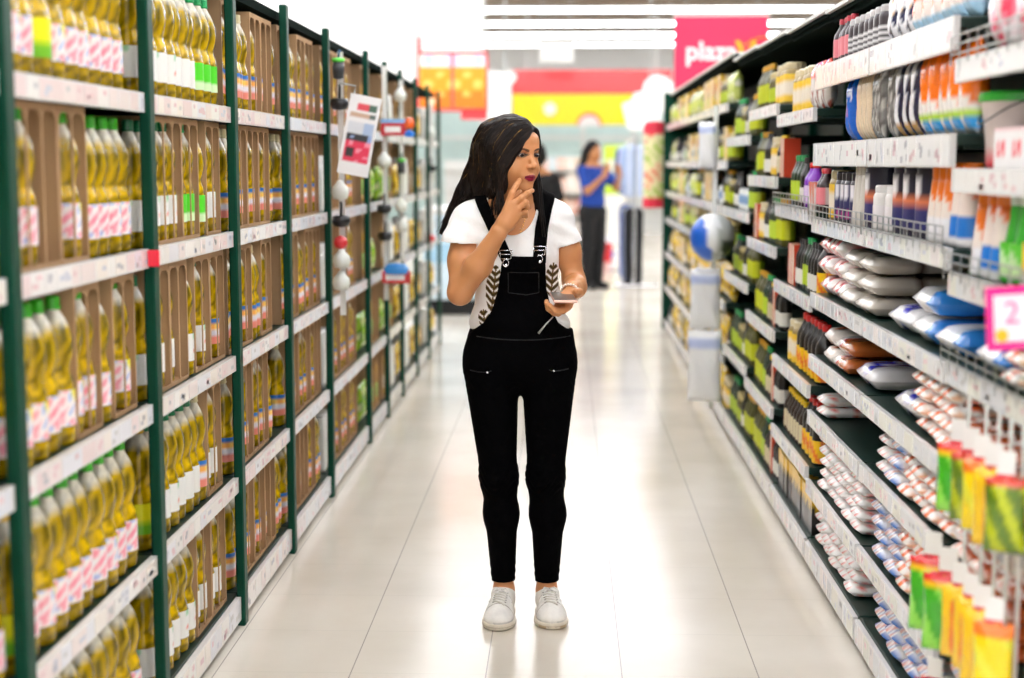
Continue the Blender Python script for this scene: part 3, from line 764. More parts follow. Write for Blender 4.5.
RL = ['bottom', 'second', 'third', 'fourth', 'fifth', 'sixth', 'seventh', 'eighth']
def right_row(bi, lv, seq, ystart=None, back=0., ordstart=0):
    y0, y1, t = RB[bi]
    y = (y0 + .015) if ystart is None else ystart
    z = RZ[t][lv] + .0015; top = 'top' if lv == len(RZ[t]) - 1 else RL[lv]; bay = BAYW[bi] if bi else 'nearest'
    if bi == 0: bay = 'nearest'
    n = ordstart; st = 0
    tt = {'A': 1.95, 'B': 1.95, 'C': 1.96, 'D': 1.97, 'E': 1.98, 'F': 2.02}[t]
    avail = (RZ[t][lv + 1] - .040 if lv + 1 < len(RZ[t]) else tt - .034) - z
    for it in seq:
        key, cnt = it[0], it[1]; nst = it[2] if len(it) > 2 else 1
        if key == 'gap': y += cnt; continue
        nm, desc = P[key]; w, dp, h = DIM[key]
        if nst > 1: nst = max(1, min(nst, int(avail / (h + .0012))))
        zs = min(1., avail / h) if nst == 1 else 1.
        for _ in range(cnt):
            if y + w > y1 + .0: break
            n += 1
            for k in range(nst):
                xx = RX + (.03 if nst == 1 else .014) + back + dp / 2 + (rng.uniform(0, .018) if nst > 1 else rng.uniform(0, .006))
                where = f'{ORD[n - 1]} from near end' if nst == 1 else f'{ORD[k]} up, {ORD[n - 1]} stack'
                lab = f'{desc}, {where}, {top} shelf, {bay} grocery bay'
                place(key, (xx, y + w / 2 + (rng.uniform(-.006, .006) if nst > 1 else 0), z + k * (h + .001)), -PI / 2 + rng.uniform(-.035, .035), lab, nm.split('_')[-1], desc + ' of the grocery side', zs=zs)
            y += w + (.004 if nst == 1 else .012)
# nearest bay
right_row(0, 6, [('pinkbag', 4)], 2.56)
right_row(0, 5, [('whitered', 5)], 2.68)
place('tub', (.980, 3.30, 1.427), -PI / 2, 'round grey plastic tub with green lid among red and white packs', 'tub', None)
right_row(0, 5, [('redpack', 3)], 2.76, back=.10)
right_row(0, 4, [('spindleblue', 1), ('yellowlotion', 2), ('greenbottle', 2), ('spindleblue', 2), ('spindle', 1)], 2.78)
right_row(0, 3, [('whitetub', 2), ('limebag', 1), ('orangestack', 1, 4), ('skybag', 1)], 2.66)
right_row(0, 2, [('orangebrown', 3, 4)], 2.98); right_row(0, 1, [('orangebrown', 3, 5)], 2.98); right_row(0, 0, [('saltstripe', 2, 6)], 3.05)
# second and third bays
right_row(1, 0, [('saltstripe', 4, 4), ('saltstripe', 2, 4)]); right_row(1, 1, [('orangestack', 4, 6), ('saltstripe', 2, 5)])
right_row(1, 2, [('orangestack', 4, 5), ('saltstripe', 1, 4), ('saltbag', 1, 4)])
right_row(1, 3, [('orangestack', 3, 5), ('bluewhite', 1, 1), ('bluewhite', 1, 1)])
right_row(1, 4, [('skybag', 1, 1), ('skybag', 1, 2), ('bluewhite', 1, 1)])
right_row(1, 5, [('spindleblue', 2), ('spindle', 3), ('gap', .03), ('navytin', 3), ('whitejug', 2)])
right_row(1, 6, [('orangepouch', 5), ('navyvase', 3), ('greybag', 1)]); right_row(1, 7, [('orangetop', 6), ('navybag', 3)])
right_row(2, 0, [('gap', .16), ('saltbag', 5, 5)]); right_row(2, 1, [('gap', .08), ('saltbag', 2, 5), ('saltbag', 4, 6)])
right_row(2, 2, [('gap', .72), ('saltbag', 1, 2)]); right_row(2, 3, [('bluewhite', 1, 1), ('gap', .06), ('brownflat', 1, 2), ('orangeflat', 1, 2)])
right_row(2, 4, [('greyflat', 2, 3), ('redflat', 2, 3)])
right_row(2, 5, [('whitejug', 1), ('navytin', 1), ('whitepillar', 3), ('darkjar', 4), ('amberjar', 1)])
right_row(2, 6, [('greybag', 2), ('beigebag', 3), ('gap', .06), ('bluebag', 1)]); right_row(2, 7, [('zebrajar', 7), ('pinksauce', 4)])
right_row(3, 0, [('blackbox', 10)]); right_row(3, 1, [('redcapjar', 4), ('yellowcap', 7)])
right_row(3, 2, [('redcapjar', 6), ('amberjar', 2)]); right_row(3, 3, [('redcapjar', 1), ('blacksauce', 3), ('greencap', 2), ('blacksauce', 3), ('redcarton', 3)])
right_row(3, 4, [('pinksauce', 2), ('orangebox', 2), ('purplebottle', 2), ('blacksauce', 2), ('greencap', 3)]); right_row(3, 5, [('bag3', 3), ('amberjar', 4)])
seqs = [('limebottle', 3), ('olivejar', 3), ('greencap', 3), ('blacksauce', 3), ('yellowcap', 2), ('redcarton', 2), ('amberjar', 2)]
for lv in range(6):
    r2 = random.Random(lv); s = seqs[:]; r2.shuffle(s)
    if lv in (0, 1, 2): s = [('blacksauce', 3), ('redcarton', 1), ('yellowcap', 3), ('greencap', 2), ('limebottle', 4)]
    if lv == 5: s = [('amberjar', 3), ('olivejar', 3), ('limebottle', 6)]
    right_row(4, lv, s)
for lv in range(5):
    s = [('limebottle', 4), ('blacksauce', 2), ('olivejar', 3), ('greencap', 4)] if lv != 3 else [('greencap', 4), ('whitecan', 5), ('blacksauce', 4)]
    right_row(5, lv, s)
far_ = ['creampack', 'yellowpack', 'greenpack', 'whitecan', 'limebag', 'creampack', 'yellowpack']
for bi in range(6, len(RB)):
    for lv in range(7):
        r2 = random.Random(bi * 10 + lv)
        pal = (['creampack', 'yellowpack', 'amberjar', 'blacksauce'] if lv < 3 else ['greenpack', 'whitecan', 'creampack', 'olivejar', 'blacksauce', 'limebottle'])
        right_row(bi, lv, [(r2.choice(pal), r2.randint(2, 3)) for _ in range(4)])
# hanging clip strips with snack bags in front of the nearest grocery bay
snk = ['snackyellow', 'snackgreen', 'snacklime', 'snackorange']
for j, y in enumerate((3.16, 3.03, 2.94, 2.86, 2.78, 2.70)):
    e = empty('hanging_strip', (RX - .008, y, .955)); tag(e, f'white plastic clip strip hanging below the wire basket, {ORD[j]} from the second bay', 'display strip', 'clip strips of snack bags')
    mb = MB(); mb.box((-.002, -.011, -.80), (0, .011, 0)); mb.build('strip', M['steel'], e)
    for k in range(3):
        zz = -.03 - k * .27; mb = MB()
        mb.tube([(0, 0, zz), (-.016, 0, zz - .004), (-.022, 0, zz + .012)], .002, '#e8e8e8', 5)
        mb.build('hook', M['cap'], e)
    for k in range(3):
        if j == 0 and k == 0: continue
        key = ('snackyellow', 'snackgreen', 'snacklime', 'snackyellow', 'snackorange', 'snacklime')[j] if k == 0 else (('snackgreen', 'snackgreen', 'snackorange', 'snackorange', 'snackorange', 'snackyellow')[j] if k == 1 else snk[(j + 1) % 4])
        s_ = .92 if k != 1 or key != 'snackgreen' else 1.05
        nm, desc = P[key]
        w, dp, h = DIM[key]
        zt = .955 - .03 - k * .27 - .045
        o = place(key, (RX - .066 - .012 * (k == 1), y - .012, zt - h * s_), -PI / 2 + .95 + rng.uniform(-.25, .25), f'{desc}, {ORD[k]} down, {ORD[j]} clip strip from second grocery bay', 'snack bag', 'snack bags hanging on clip strips', sc=s_)
        c = MB(); c.box((-.018, -.001, 0), (.018, .001, .055), '#f6f4f2'); c.box((-.018, -.0014, .0), (.018, -.001, .008), '#d8384a')
        hc = D.objects.get('header_card') if False else None
        h_ = c.build('header_card', M['label'], o); h_.location = (0, 0, h - .006)
for k, p in PROTO.items():
    if k not in used:
        for ch in KIDS.get(p.name, ()): D.objects.remove(ch)
        D.objects.remove(p)
# ------------------------------------------------------------------ people: smooth distance-field sculpting, meshed by surface nets
def V3(*a): return np.array(a, np.float32)
class Grid:
    def __init__(s, lo, hi, h):
        s.lo = np.array(lo, np.float32); s.h = h
        s.n = [int(math.ceil((hi[i] - lo[i]) / h)) + 1 for i in range(3)]
        s.ax = [s.lo[i] + np.arange(s.n[i], dtype=np.float32) * h for i in range(3)]
        s.d = np.full(s.n, 1.0, np.float32)
    def sub(s, lo, hi):
        sl = []
        for i in range(3):
            a = max(0, int((lo[i] - s.lo[i]) / s.h)); b = min(s.n[i], int((hi[i] - s.lo[i]) / s.h) + 2)
            if a >= b: return None
            sl.append(slice(a, b))
        X = s.ax[0][sl[0]][:, None, None]; Y = s.ax[1][sl[1]][None, :, None]; Z = s.ax[2][sl[2]][None, None, :]
        return tuple(sl), X, Y, Z
def smin(a, b, k):
    if k <= 0: return np.minimum(a, b)
    h = np.maximum(k - np.abs(a - b), 0) / k
    return np.minimum(a, b) - h * h * k * .25
def smax(a, b, k): return -smin(-a, -b, k)
MARG = .05
class Cap:      # round cone between two points with radii ; optional flattening along a direction
    def __init__(s, a, b, ra, rb, k=.02, flat=None):
        s.a = V3(*a); s.b = V3(*b); s.ra = ra; s.rb = rb; s.k = k; s.flat = flat
        R = max(ra, rb) * 1.15 + MARG
        s.lo = np.minimum(s.a, s.b) - R; s.hi = np.maximum(s.a, s.b) + R
    def f(s, X, Y, Z):
        ba = s.b - s.a; L = float(ba @ ba) + 1e-12
        px, py, pz = X - s.a[0], Y - s.a[1], Z - s.a[2]
        t = np.clip((px * ba[0] + py * ba[1] + pz * ba[2]) / L, 0, 1)
        dx, dy, dz = px - t * ba[0], py - t * ba[1], pz - t * ba[2]
        if s.flat is not None:       # (direction, factor>1 squeezes along it)
            n, fac = s.flat; n = V3(*n); n = n / np.linalg.norm(n)
            q = dx * n[0] + dy * n[1] + dz * n[2]
            dd = np.sqrt(np.maximum(dx * dx + dy * dy + dz * dz - q * q, 0) + (q * fac) ** 2)
            r = s.ra + (s.rb - s.ra) * t
            return (dd - r) / (1 + (fac - 1) * .5 * (np.abs(q * fac) / (dd + 1e-6)))
        return np.sqrt(dx * dx + dy * dy + dz * dz) - (s.ra + (s.rb - s.ra) * t)
class Ell:      # ellipsoid with optional frame (3 unit rows)
    def __init__(s, c, r, k=.02, R=None):
        s.c = V3(*c); s.r = V3(*r); s.k = k; s.R = R
        m = max(r) + MARG; s.lo = s.c - m; s.hi = s.c + m
    def f(s, X, Y, Z):
        x, y, z = X - s.c[0], Y - s.c[1], Z - s.c[2]
        if s.R is not None:
            R = s.R; x, y, z = (R[0][0] * x + R[0][1] * y + R[0][2] * z, R[1][0] * x + R[1][1] * y + R[1][2] * z, R[2][0] * x + R[2][1] * y + R[2][2] * z)
        k0 = np.sqrt((x / s.r[0]) ** 2 + (y / s.r[1]) ** 2 + (z / s.r[2]) ** 2)
        k1 = np.sqrt((x / s.r[0] ** 2) ** 2 + (y / s.r[1] ** 2) ** 2 + (z / s.r[2] ** 2) ** 2) + 1e-6
        return k0 * (k0 - 1) / k1
def ev(G, prims, inflate=0.):
    """union (k>=0) or carve (prim.cut) in order ; local boxes only"""
    for p in prims:
        r = G.sub(p.lo, p.hi)
        if r is None: continue
        sl, X, Y, Z = r
        d = p.f(X, Y, Z) - (inflate if not getattr(p, 'cut', False) else 0)
        cur = G.d[sl]
        G.d[sl] = smax(cur, -d, p.k) if getattr(p, 'cut', False) else smin(cur, d, p.k)
    return G
def cut(p): p.cut = True; return p
def nets(G):
    """naive surface nets"""
    d = G.d; n = d.shape
    d = d.copy(); d[0] = d[-1] = 1; d[:, 0] = d[:, -1] = 1; d[:, :, 0] = d[:, :, -1] = 1
    ins = d < 0
    c = np.zeros((n[0] - 1, n[1] - 1, n[2] - 1), np.uint8)
    for i in (0, 1):
        for j in (0, 1):
            for k in (0, 1):
                c += ins[i:n[0] - 1 + i, j:n[1] - 1 + j, k:n[2] - 1 + k]
    act = (c > 0) & (c < 8)
    idx = np.full(act.shape, -1, np.int64)
    ai = np.argwhere(act); idx[act] = np.arange(len(ai))
    acc = np.zeros((len(ai), 3)); cnt = np.zeros(len(ai))
    I, J, K = ai.T
    for ax in range(3):
        o1, o2 = [a for a in range(3) if a != ax]
        for u in (0, 1):
            for v in (0, 1):
                off = [0, 0, 0]; off[o1] = u; off[o2] = v
                a = d[I + off[0], J + off[1], K + off[2]]
                o = off[:]; o[ax] = 1
                b = d[I + o[0], J + o[1], K + o[2]]
                m = (a < 0) != (b < 0)
                t = np.where(m, a / np.where(m, a - b, 1), 0)
                p = np.array(off, float)[None, :].repeat(len(ai), 0); p[:, ax] += t
                acc[m] += p[m]; cnt[m] += 1
    pos = (ai + acc / cnt[:, None]) * G.h + G.lo
    faces = []
    for ax in range(3):
        o1, o2 = [(1, 2), (2, 0), (0, 1)][ax]
        sh = [slice(None)] * 3; sh2 = [slice(None)] * 3
        sh[ax] = slice(0, n[ax] - 1); sh2[ax] = slice(1, n[ax])
        a = ins[tuple(sh)]; b = ins[tuple(sh2)]
        e = np.argwhere(a != b)
        ok = (e[:, o1] > 0) & (e[:, o2] > 0) & (e[:, o1] < n[o1] - 1) & (e[:, o2] < n[o2] - 1)
        e = e[ok]; flip = a[tuple(e.T)]
        q = []
        for (u, v) in ((-1, -1), (0, -1), (0, 0), (-1, 0)):
            t = e.copy(); t[:, o1] += u; t[:, o2] += v
            q.append(idx[tuple(t.T)])
        q = np.stack(q, 1)
        q[~flip] = q[~flip][:, ::-1]
        faces.append(q[(q >= 0).all(1)])
    return pos, np.concatenate(faces)
def mesh_np(name, pos, F, m, parent=None, cols=None):
    me = D.meshes.new(name)
    me.vertices.add(len(pos)); me.vertices.foreach_set('co', pos.astype(np.float32).ravel())
    me.loops.add(F.size); me.loops.foreach_set('vertex_index', F.astype(np.int32).ravel())
    me.polygons.add(len(F)); me.polygons.foreach_set('loop_start', np.arange(0, F.size, 4, dtype=np.int32))
    me.polygons.foreach_set('loop_total', np.full(len(F), 4, np.int32))
    me.update(calc_edges=True)
    me.polygons.foreach_set('use_smooth', np.ones(len(F), bool))
    if cols is not None:
        a = me.color_attributes.new('Col', 'FLOAT_COLOR', 'POINT')
        c = np.ones((len(pos), 4), np.float32); c[:, :3] = cols; a.data.foreach_set('color', c.ravel())
    me.materials.append(m)
    o = D.objects.new(name, me); COL.objects.link(o)
    if parent is not None: o.parent = parent
    return o
def relax(pos, F, it=2, lam=.5):
    n = len(pos)
    E_ = np.concatenate([F[:, [0, 1]], F[:, [1, 2]], F[:, [2, 3]], F[:, [3, 0]]])
    for _ in range(it):
        s = np.zeros_like(pos); c = np.zeros(n)
        for k in range(3):
            s[:, k] = np.bincount(E_[:, 0], pos[E_[:, 1], k], n) + np.bincount(E_[:, 1], pos[E_[:, 0], k], n)
        c = np.bincount(E_[:, 0], minlength=n) + np.bincount(E_[:, 1], minlength=n)
        pos = pos + lam * (s / np.maximum(c, 1)[:, None] - pos)
    return pos
def chain(pts, rs, k=.006, flat=None):
    return [Cap(pts[i], pts[i + 1], rs[i], rs[i + 1], k, flat) for i in range(len(pts) - 1)]

skin_m = mat('skin', attr=True, rough=.36, spec=.5, noise=.03, nscale=18)
skin_m.node_tree.nodes['Principled BSDF'].inputs['Subsurface Weight'].default_value = .12
skin_m.node_tree.nodes['Principled BSDF'].inputs['Subsurface Radius'].default_value = (.012, .005, .003)
skin_m.node_tree.nodes['Principled BSDF'].inputs['Subsurface Scale'].default_value = .6
tee_m = mat('white_cotton_jersey', attr=True, rough=.85, spec=.2, noise=.03, nscale=30, bump=.15, bscale=90)
denim_m = mat('black_denim', '#020203', rough=.85, spec=.05, noise=.35, nscale=60, bump=.25, bscale=120)
hair_m = mat('dark_brown_hair', attr=True, rough=.42, spec=.22, noise=.25, nscale=60, stretch=(1, 1, .12))
shoe_m = mat('white_worn_canvas', attr=True, rough=.7, spec=.3, noise=.10, nscale=28, bump=.15, bscale=80)
eye_m = mat('eyeball', attr=True, rough=.22, spec=.35, coat=0.)

# ===== the woman =====
WO = empty('woman', (-.12, 4.66, 0))
tag(WO, 'woman in white t-shirt and black dungarees, hand to chin, holding a phone', 'person')
# head frame
HC = np.array([-.050, .004, 1.466]); yaw = math.radians(44)
fw = np.array([math.sin(yaw), -math.cos(yaw), 0.]); lf = np.array([math.cos(yaw), math.sin(yaw), 0.]); up = np.array([0, 0, 1.])
pitch = math.radians(-2)
fw2 = fw * math.cos(pitch) + up * math.sin(pitch); up2 = up * math.cos(pitch) - fw * math.sin(pitch)
HR = np.stack([fw2, lf, up2]).astype(np.float32)
def hp(f, l, u): return tuple(HC + fw2 * f + lf * l + up2 * u)
head = [
    Ell(hp(-.006, 0, .024), (.086, .071, .074), .02, HR),
    Ell(hp(.030, 0, -.018), (.060, .060, .082), .03, HR),
    Ell(hp(.030, 0, -.062), (.050, .050, .042), .03, HR),
    Ell(hp(.068, 0, -.098), (.018, .020, .015), .028, HR),           # chin
    Ell(hp(.050, .036, -.042), (.030, .024, .026), .02, HR), Ell(hp(.050, -.036, -.042), (.030, .024, .026), .02, HR),
    Ell(hp(.060, 0, .045), (.028, .05, .03), .03, HR),
    Cap(hp(.078, .030, .020), hp(.086, .010, .016), .008, .007, .014), Cap(hp(.078, -.030, .020), hp(.086, -.010, .016), .008, .007, .014),
    cut(Ell(hp(.098, .030, .002), (.016, .019, .011), .012, HR)), cut(Ell(hp(.098, -.030, .002), (.016, .019, .011), .012, HR)),
    Ell(hp(.072, .030, .000), (.0135, .0165, .0115), .006, HR), Ell(hp(.072, -.030, .000), (.0135, .0165, .0115), .006, HR),
    Cap(hp(.084, 0, .010), hp(.104, 0, -.028), .0065, .0085, .012),
    Ell(hp(.106, 0, -.032), (.010, .0095, .0085), .006, HR),
    Ell(hp(.096, .011, -.035), (.010, .0065, .0065), .005, HR), Ell(hp(.096, -.011, -.035), (.010, .0065, .0065), .005, HR),
    Ell(hp(.078, 0, -.062), (.016, .026, .020), .014, HR),
    Ell(hp(.0915, .006, -.0615), (.0072, .0095, .0036), .004, HR), Ell(hp(.0915, -.006, -.0615), (.0072, .0095, .0036), .004, HR),
    Cap(hp(.0905, -.005, -.0620), hp(.080, -.021, -.0655), .0040, .0025, .004), Cap(hp(.0905, .005, -.0620), hp(.080, .021, -.0655), .0040, .0025, .004),
    Cap(hp(.0893, -.007, -.0715), hp(.0893, .007, -.0715), .0054, .0054, .005),
    Cap(hp(.0883, -.008, -.0715), hp(.080, -.020, -.0675), .0046, .0022, .004), Cap(hp(.0883, .008, -.0715), hp(.080, .020, -.0675), .0046, .0022, .004),
    cut(Cap(hp(.0985, -.016, -.0668), hp(.0985, .016, -.0668), .0022, .0022, .002)),
    Ell(hp(-.004, .074, -.012), (.012, .008, .026), .006, HR), Ell(hp(-.004, -.074, -.012), (.012, .008, .026), .006, HR),
]
neck = [Cap((-.048, .022, 1.26), (-.052, .012, 1.40), .054, .050, .03)]
torso = [
    Ell((-.038, .025, 1.185), (.135, .088, .15), .04),
    Cap((-.175, .03, 1.268), (.085, .035, 1.275), .042, .042, .05),
    Cap((-.125, .03, 1.30), (-.045, .02, 1.345), .032, .045, .04), Cap((.045, .032, 1.30), (-.045, .02, 1.345), .032, .045, .04),
    Ell((-.095, -.035, 1.145), (.056, .055, .06), .03), Ell((.012, -.035, 1.145), (.056, .055, .06), .03),
    Ell((-.032, .025, 1.02), (.112, .082, .15), .05),
    Ell((-.023, .03, .855), (.160, .102, .12), .03),
]
legs = [
    Cap((-.108, .02, .79), (-.086, .0, .455), .076, .049, .02), Cap((-.086, .0, .455), (-.0805, .02, .33), .050, .050, .03), Cap((-.0805, .02, .33), (-.0735, .025, .09), .049, .030, .03),
    Cap((.062, .02, .79), (.058, .0, .455), .076, .049, .02), Cap((.058, .0, .455), (.064, .02, .33), .050, .051, .03), Cap((.064, .02, .33), (.0635, .025, .09), .050, .030, .03),
    Cap((-.0735, .03, .07), (-.080, -.09, .03), .030, .024, .03), Cap((.0635, .03, .07), (.078, -.075, .03), .030, .024, .03),
]
# her right arm (seen on the near side), bent up to the chin
EL = (-.205, -.055, 1.043); WR = (-.082, -.125, 1.232)
armA = [Cap((-.188, .025, 1.262), (-.200, -.015, 1.14), .046, .041, .03), Cap((-.200, -.015, 1.14), EL, .041, .036, .03),
        Cap(EL, (-.150, -.085, 1.125), .037, .038, .02), Cap((-.150, -.085, 1.125), WR, .038, .0245, .02)]
# hand: palm + fingers
mi, mm_, mr, mp = (-.052, -.128, 1.318), (-.036, -.134, 1.318), (-.024, -.132, 1.304), (-.020, -.124, 1.286)
handA = [Cap(WR, (-.066, -.128, 1.262), .024, .0235, .012, ((.3, 1, 0), 1.35)),
         Cap((-.070, -.126, 1.262), mi, .0175, .0115, .012), Cap((-.062, -.130, 1.262), mm_, .0175, .0115, .012),
         Cap((-.054, -.130, 1.258), mr, .0165, .0110, .012), Cap((-.050, -.126, 1.254), mp, .0160, .0105, .012)]
handA += chain([mi, (-.041, -.130, 1.352), (-.030, -.116, 1.373), (-.0205, -.103, 1.388)], [.0108, .0092, .0082, .0072], .003)
handA += chain([mm_, (-.014, -.136, 1.336), (.004, -.122, 1.350), (.018, -.106, 1.357)], [.0108, .0092, .0082, .0072], .003)
handA += chain([mr, (.000, -.136, 1.322), (.004, -.118, 1.307), (-.010, -.106, 1.302)], [.0104, .0092, .0082, .0075], .003)
handA += chain([mp, (-.002, -.128, 1.292), (.000, -.113, 1.280), (-.012, -.104, 1.280)], [.0096, .0085, .0076, .0070], .003)
handA += chain([(-.070, -.112, 1.270), (-.050, -.092, 1.305), (-.036, -.088, 1.335), (-.020, -.088, 1.352)], [.0150, .0120, .0100, .0085], .004)
# her left arm, forearm reaching forward, palm up under the phone
EB = (.147, .030, 1.070); WB_ = (.138, -.130, 1.060)
armB = [Cap((.098, .03, 1.262), (.128, .03, 1.17), .042, .035, .03), Cap((.128, .03, 1.17), EB, .035, .034, .03),
        Cap(EB, (.150, -.03, 1.060), .034, .033, .02), Cap((.150, -.03, 1.060), WB_, .033, .0235, .02)]
pc = (.118, -.205, 1.0190)
handB = [Cap(WB_, (.128, -.165, 1.0360), .0235, .022, .012),
         Cap((.132, -.165, 1.0380), (.130, -.225, 1.0230), .017, .0135, .014), Cap((.124, -.165, 1.0340), (.118, -.232, 1.0130), .017, .0130, .014),
         Cap((.118, -.165, 1.0310), (.106, -.226, 1.0090), .017, .0125, .014), Cap((.112, -.165, 1.0330), (.096, -.210, 1.0110), .016, .0120, .014)]
handB += chain([(.130, -.225, 1.0230), (.112, -.252, 1.0070), (.090, -.262, 1.0090), (.074, -.258, 1.0230)], [.0112, .0098, .0088, .0076], .004)
handB += chain([(.118, -.232, 1.0130), (.098, -.246, 0.9990), (.076, -.248, 1.0090), (.066, -.244, 1.0270)], [.0108, .0096, .0086, .0076], .004)
handB += chain([(.106, -.226, 1.0090), (.088, -.232, 0.9980), (.070, -.228, 1.0110), (.064, -.224, 1.0290)], [.0104, .0092, .0084, .0074], .004)
handB += chain([(.096, -.210, 1.0110), (.080, -.212, 1.0030), (.068, -.208, 1.0150), (.064, -.206, 1.0300)], [.0096, .0084, .0078, .0070], .004)
handB += chain([(.142, -.165, 1.050), (.158, -.192, 1.054), (.160, -.218, 1.060), (.150, -.238, 1.064)], [.0140, .0125, .0105, .0085], .006)
body = torso + neck + legs + armA + handA + armB + handB

def headlocal(pos):
    q = pos - HC
    return q @ fw2, q @ lf, q @ up2
SK = np.array(lin('#c98b5c')); SK2 = np.array(lin('#b87a4e'))
def skincol(pos):
    c = np.tile(SK, (len(pos), 1))
    f, l, u = headlocal(pos)
    near = (np.abs(l) < .08) & (np.abs(u) < .13) & (f > .0) & (f < .13)
    # lighter T zone is left to the lamps ; only own colours here
    def put(mask, col, w=1.):
        c[mask] = c[mask] * (1 - w) + np.array(lin(col)) * w
    ml = near & (np.abs(l) < .0215) & (u > -.0785 + .55 * np.maximum(0, np.abs(l) - .007)) & (f > .076) & (u < -.0580 - .35 * np.maximum(0, np.abs(l) - .007))
    put(ml, '#8a1233')
    put(ml & (np.abs(u + .0668) < .0013), '#4a0818')
    for sg in (1, -1):
        al = sg * l
        bx = (al - .033) / .0225; by = u - (.0150 + .0045 * (1 - ((al - .038) / .022) ** 2))
        put(near & (np.abs(bx) < 1) & (np.abs(by) < .0027 * (1.1 - .4 * bx)) & (f > .04), '#33201a', .85)
        e = ((al - .030) / .0185) ** 2 + ((u - .001) / .0085) ** 2
        put(near & (e < 1.55) & (u > .001) & (f > .06), '#5c3a28', .45)
        e2 = ((al - .030) / .0165) ** 2 + ((u - .0) / .0062) ** 2
        put(near & (e2 < 1.45) & (u > -.001) & (f > .06), '#140c0a', .95); put(near & (e2 < 1.15) & (f > .06), '#3a2218', .8)
    return c
def region_mesh(lo, hi, h, prims, pre=None):
    G = Grid(lo, hi, h); ev(G, prims)
    if pre is not None: pre(G)
    p, F = nets(G)
    return p, F
def clip_faces(p, F, keepv):
    k = keepv[F].all(1); F = F[k]
    u = np.unique(F); m = np.full(len(p), -1); m[u] = np.arange(len(u))
    return p[u], m[F]
allsk = torso + neck + head + armA + handA + armB + handB + legs
# body at 2.8 mm, finer boxes round the head with the raised hand, and round the other hand
LO1, HI1 = np.array([-.17, -.165, 1.2405]), np.array([.075, .125, 1.60])
LO2, HI2 = np.array([.045, -.285, .985]), np.array([.18, -.118, 1.09])
pb, Fb = region_mesh((-.30, -.30, -.01), (.24, .16, 1.62), .0028, allsk)
def inb(p, lo, hi, m=0.): return ((p > lo + m) & (p < hi - m)).all(1)
kb = ~(inb(pb, LO1, HI1, .002) | inb(pb, LO2, HI2, .002))
pb, Fb = clip_faces(pb, Fb, kb)
ph, Fh = region_mesh(LO1 - .006, HI1 + .006, .0015, allsk); ph, Fh = clip_faces(ph, Fh, inb(ph, LO1, HI1, -.0015))
pq, Fq = region_mesh(LO2 - .006, HI2 + .006, .0015, allsk); pq, Fq = clip_faces(pq, Fq, inb(pq, LO2, HI2, -.0015))
P_ = np.concatenate([pb, ph, pq]); F_ = np.concatenate([Fb, Fh + len(pb), Fq + len(pb) + len(ph)])
P_ = relax(P_, F_, 1, .4)
wb = mesh_np('body', P_, F_, skin_m, WO, skincol(P_))
# eyes
for sg in (1, -1):
    mb = MB(); R = .0122; v = []; f = []; c = []
    A, B, Cc = fw2, lf, up2
    look = fw2 * .98 - lf * .10; look = look / np.linalg.norm(look); s1 = np.cross(up2, look); s1 /= np.linalg.norm(s1); s2 = np.cross(look, s1)
    n1, n2 = 14, 20
    for i in range(n1 + 1):
        t = PI * i / n1
        for k in range(n2):
            a = 2 * PI * k / n2
            v.append(tuple(look * math.cos(t) * R + (s1 * math.cos(a) + s2 * math.sin(a)) * math.sin(t) * R))
            c.append(lin('#050303' if t < .34 else ('#1a0c06' if t < .80 else '#c2b6ae')))
    for i in range(n1):
        for k in range(n2): f.append((i * n2 + k, i * n2 + (k + 1) % n2, (i + 1) * n2 + (k + 1) % n2, (i + 1) * n2 + k))
    mb.add(v, f, c); e = mb.build('eye', eye_m, WO, smooth=True); e.scale = (1, 1, .58); e.location = hp(.0766, sg * .030, -.0003)
# ---- clothes of the woman
def fold(X, Y, Z, a, s=1., ph=0.):
    return a * (np.sin(X * 55 * s + Z * 38 * s + ph) * np.cos(Z * 70 * s - X * 22 * s + Y * 30 + ph * 2) + .5 * np.sin(Z * 130 * s + X * 60 + ph))
# t-shirt
tee_t = [Ell((-.038, .025, 1.185), (.142, .096, .155), .04), Cap((-.172, .03, 1.262), (.085, .035, 1.272), .052, .052, .05),
         Cap((-.125, .03, 1.30), (-.045, .02, 1.345), .040, .05, .04), Cap((.045, .032, 1.30), (-.045, .02, 1.345), .040, .05, .04),
         Ell((-.095, -.035, 1.145), (.063, .062, .066), .03), Ell((.012, -.035, 1.145), (.063, .062, .066), .03),
         Ell((-.030, .025, 1.02), (.132, .094, .16), .05), Ell((-.024, .028, .94), (.158, .100, .08), .04)]
sleeve = [Cap((-.185, .025, 1.258), (-.210, -.006, 1.185), .054, .061, .03), Cap((.093, .03, 1.258), (.126, .03, 1.170), .051, .052, .03)]
G = Grid((-.30, -.16, .86), (.24, .17, 1.40), .0028); ev(G, tee_t + sleeve)
X = G.ax[0][:, None, None]; Y = G.ax[1][None, :, None]; Z = G.ax[2][None, None, :]
G.d += fold(X, Y, Z, .0016).astype(np.float32)
S0 = G.d.copy()
# neckline: scoop in front, open at the neck
nk = np.sqrt(((X + .045) / .075) ** 2 + (np.minimum(0, Z - 1.315) / .095) ** 2 + (np.maximum(0, Y + .02) / .10) ** 2) - 1
nk = np.where(Z > 1.22, nk, nk) * .06
G.d = np.maximum(G.d, -nk.astype(np.float32) + 0 * G.d)
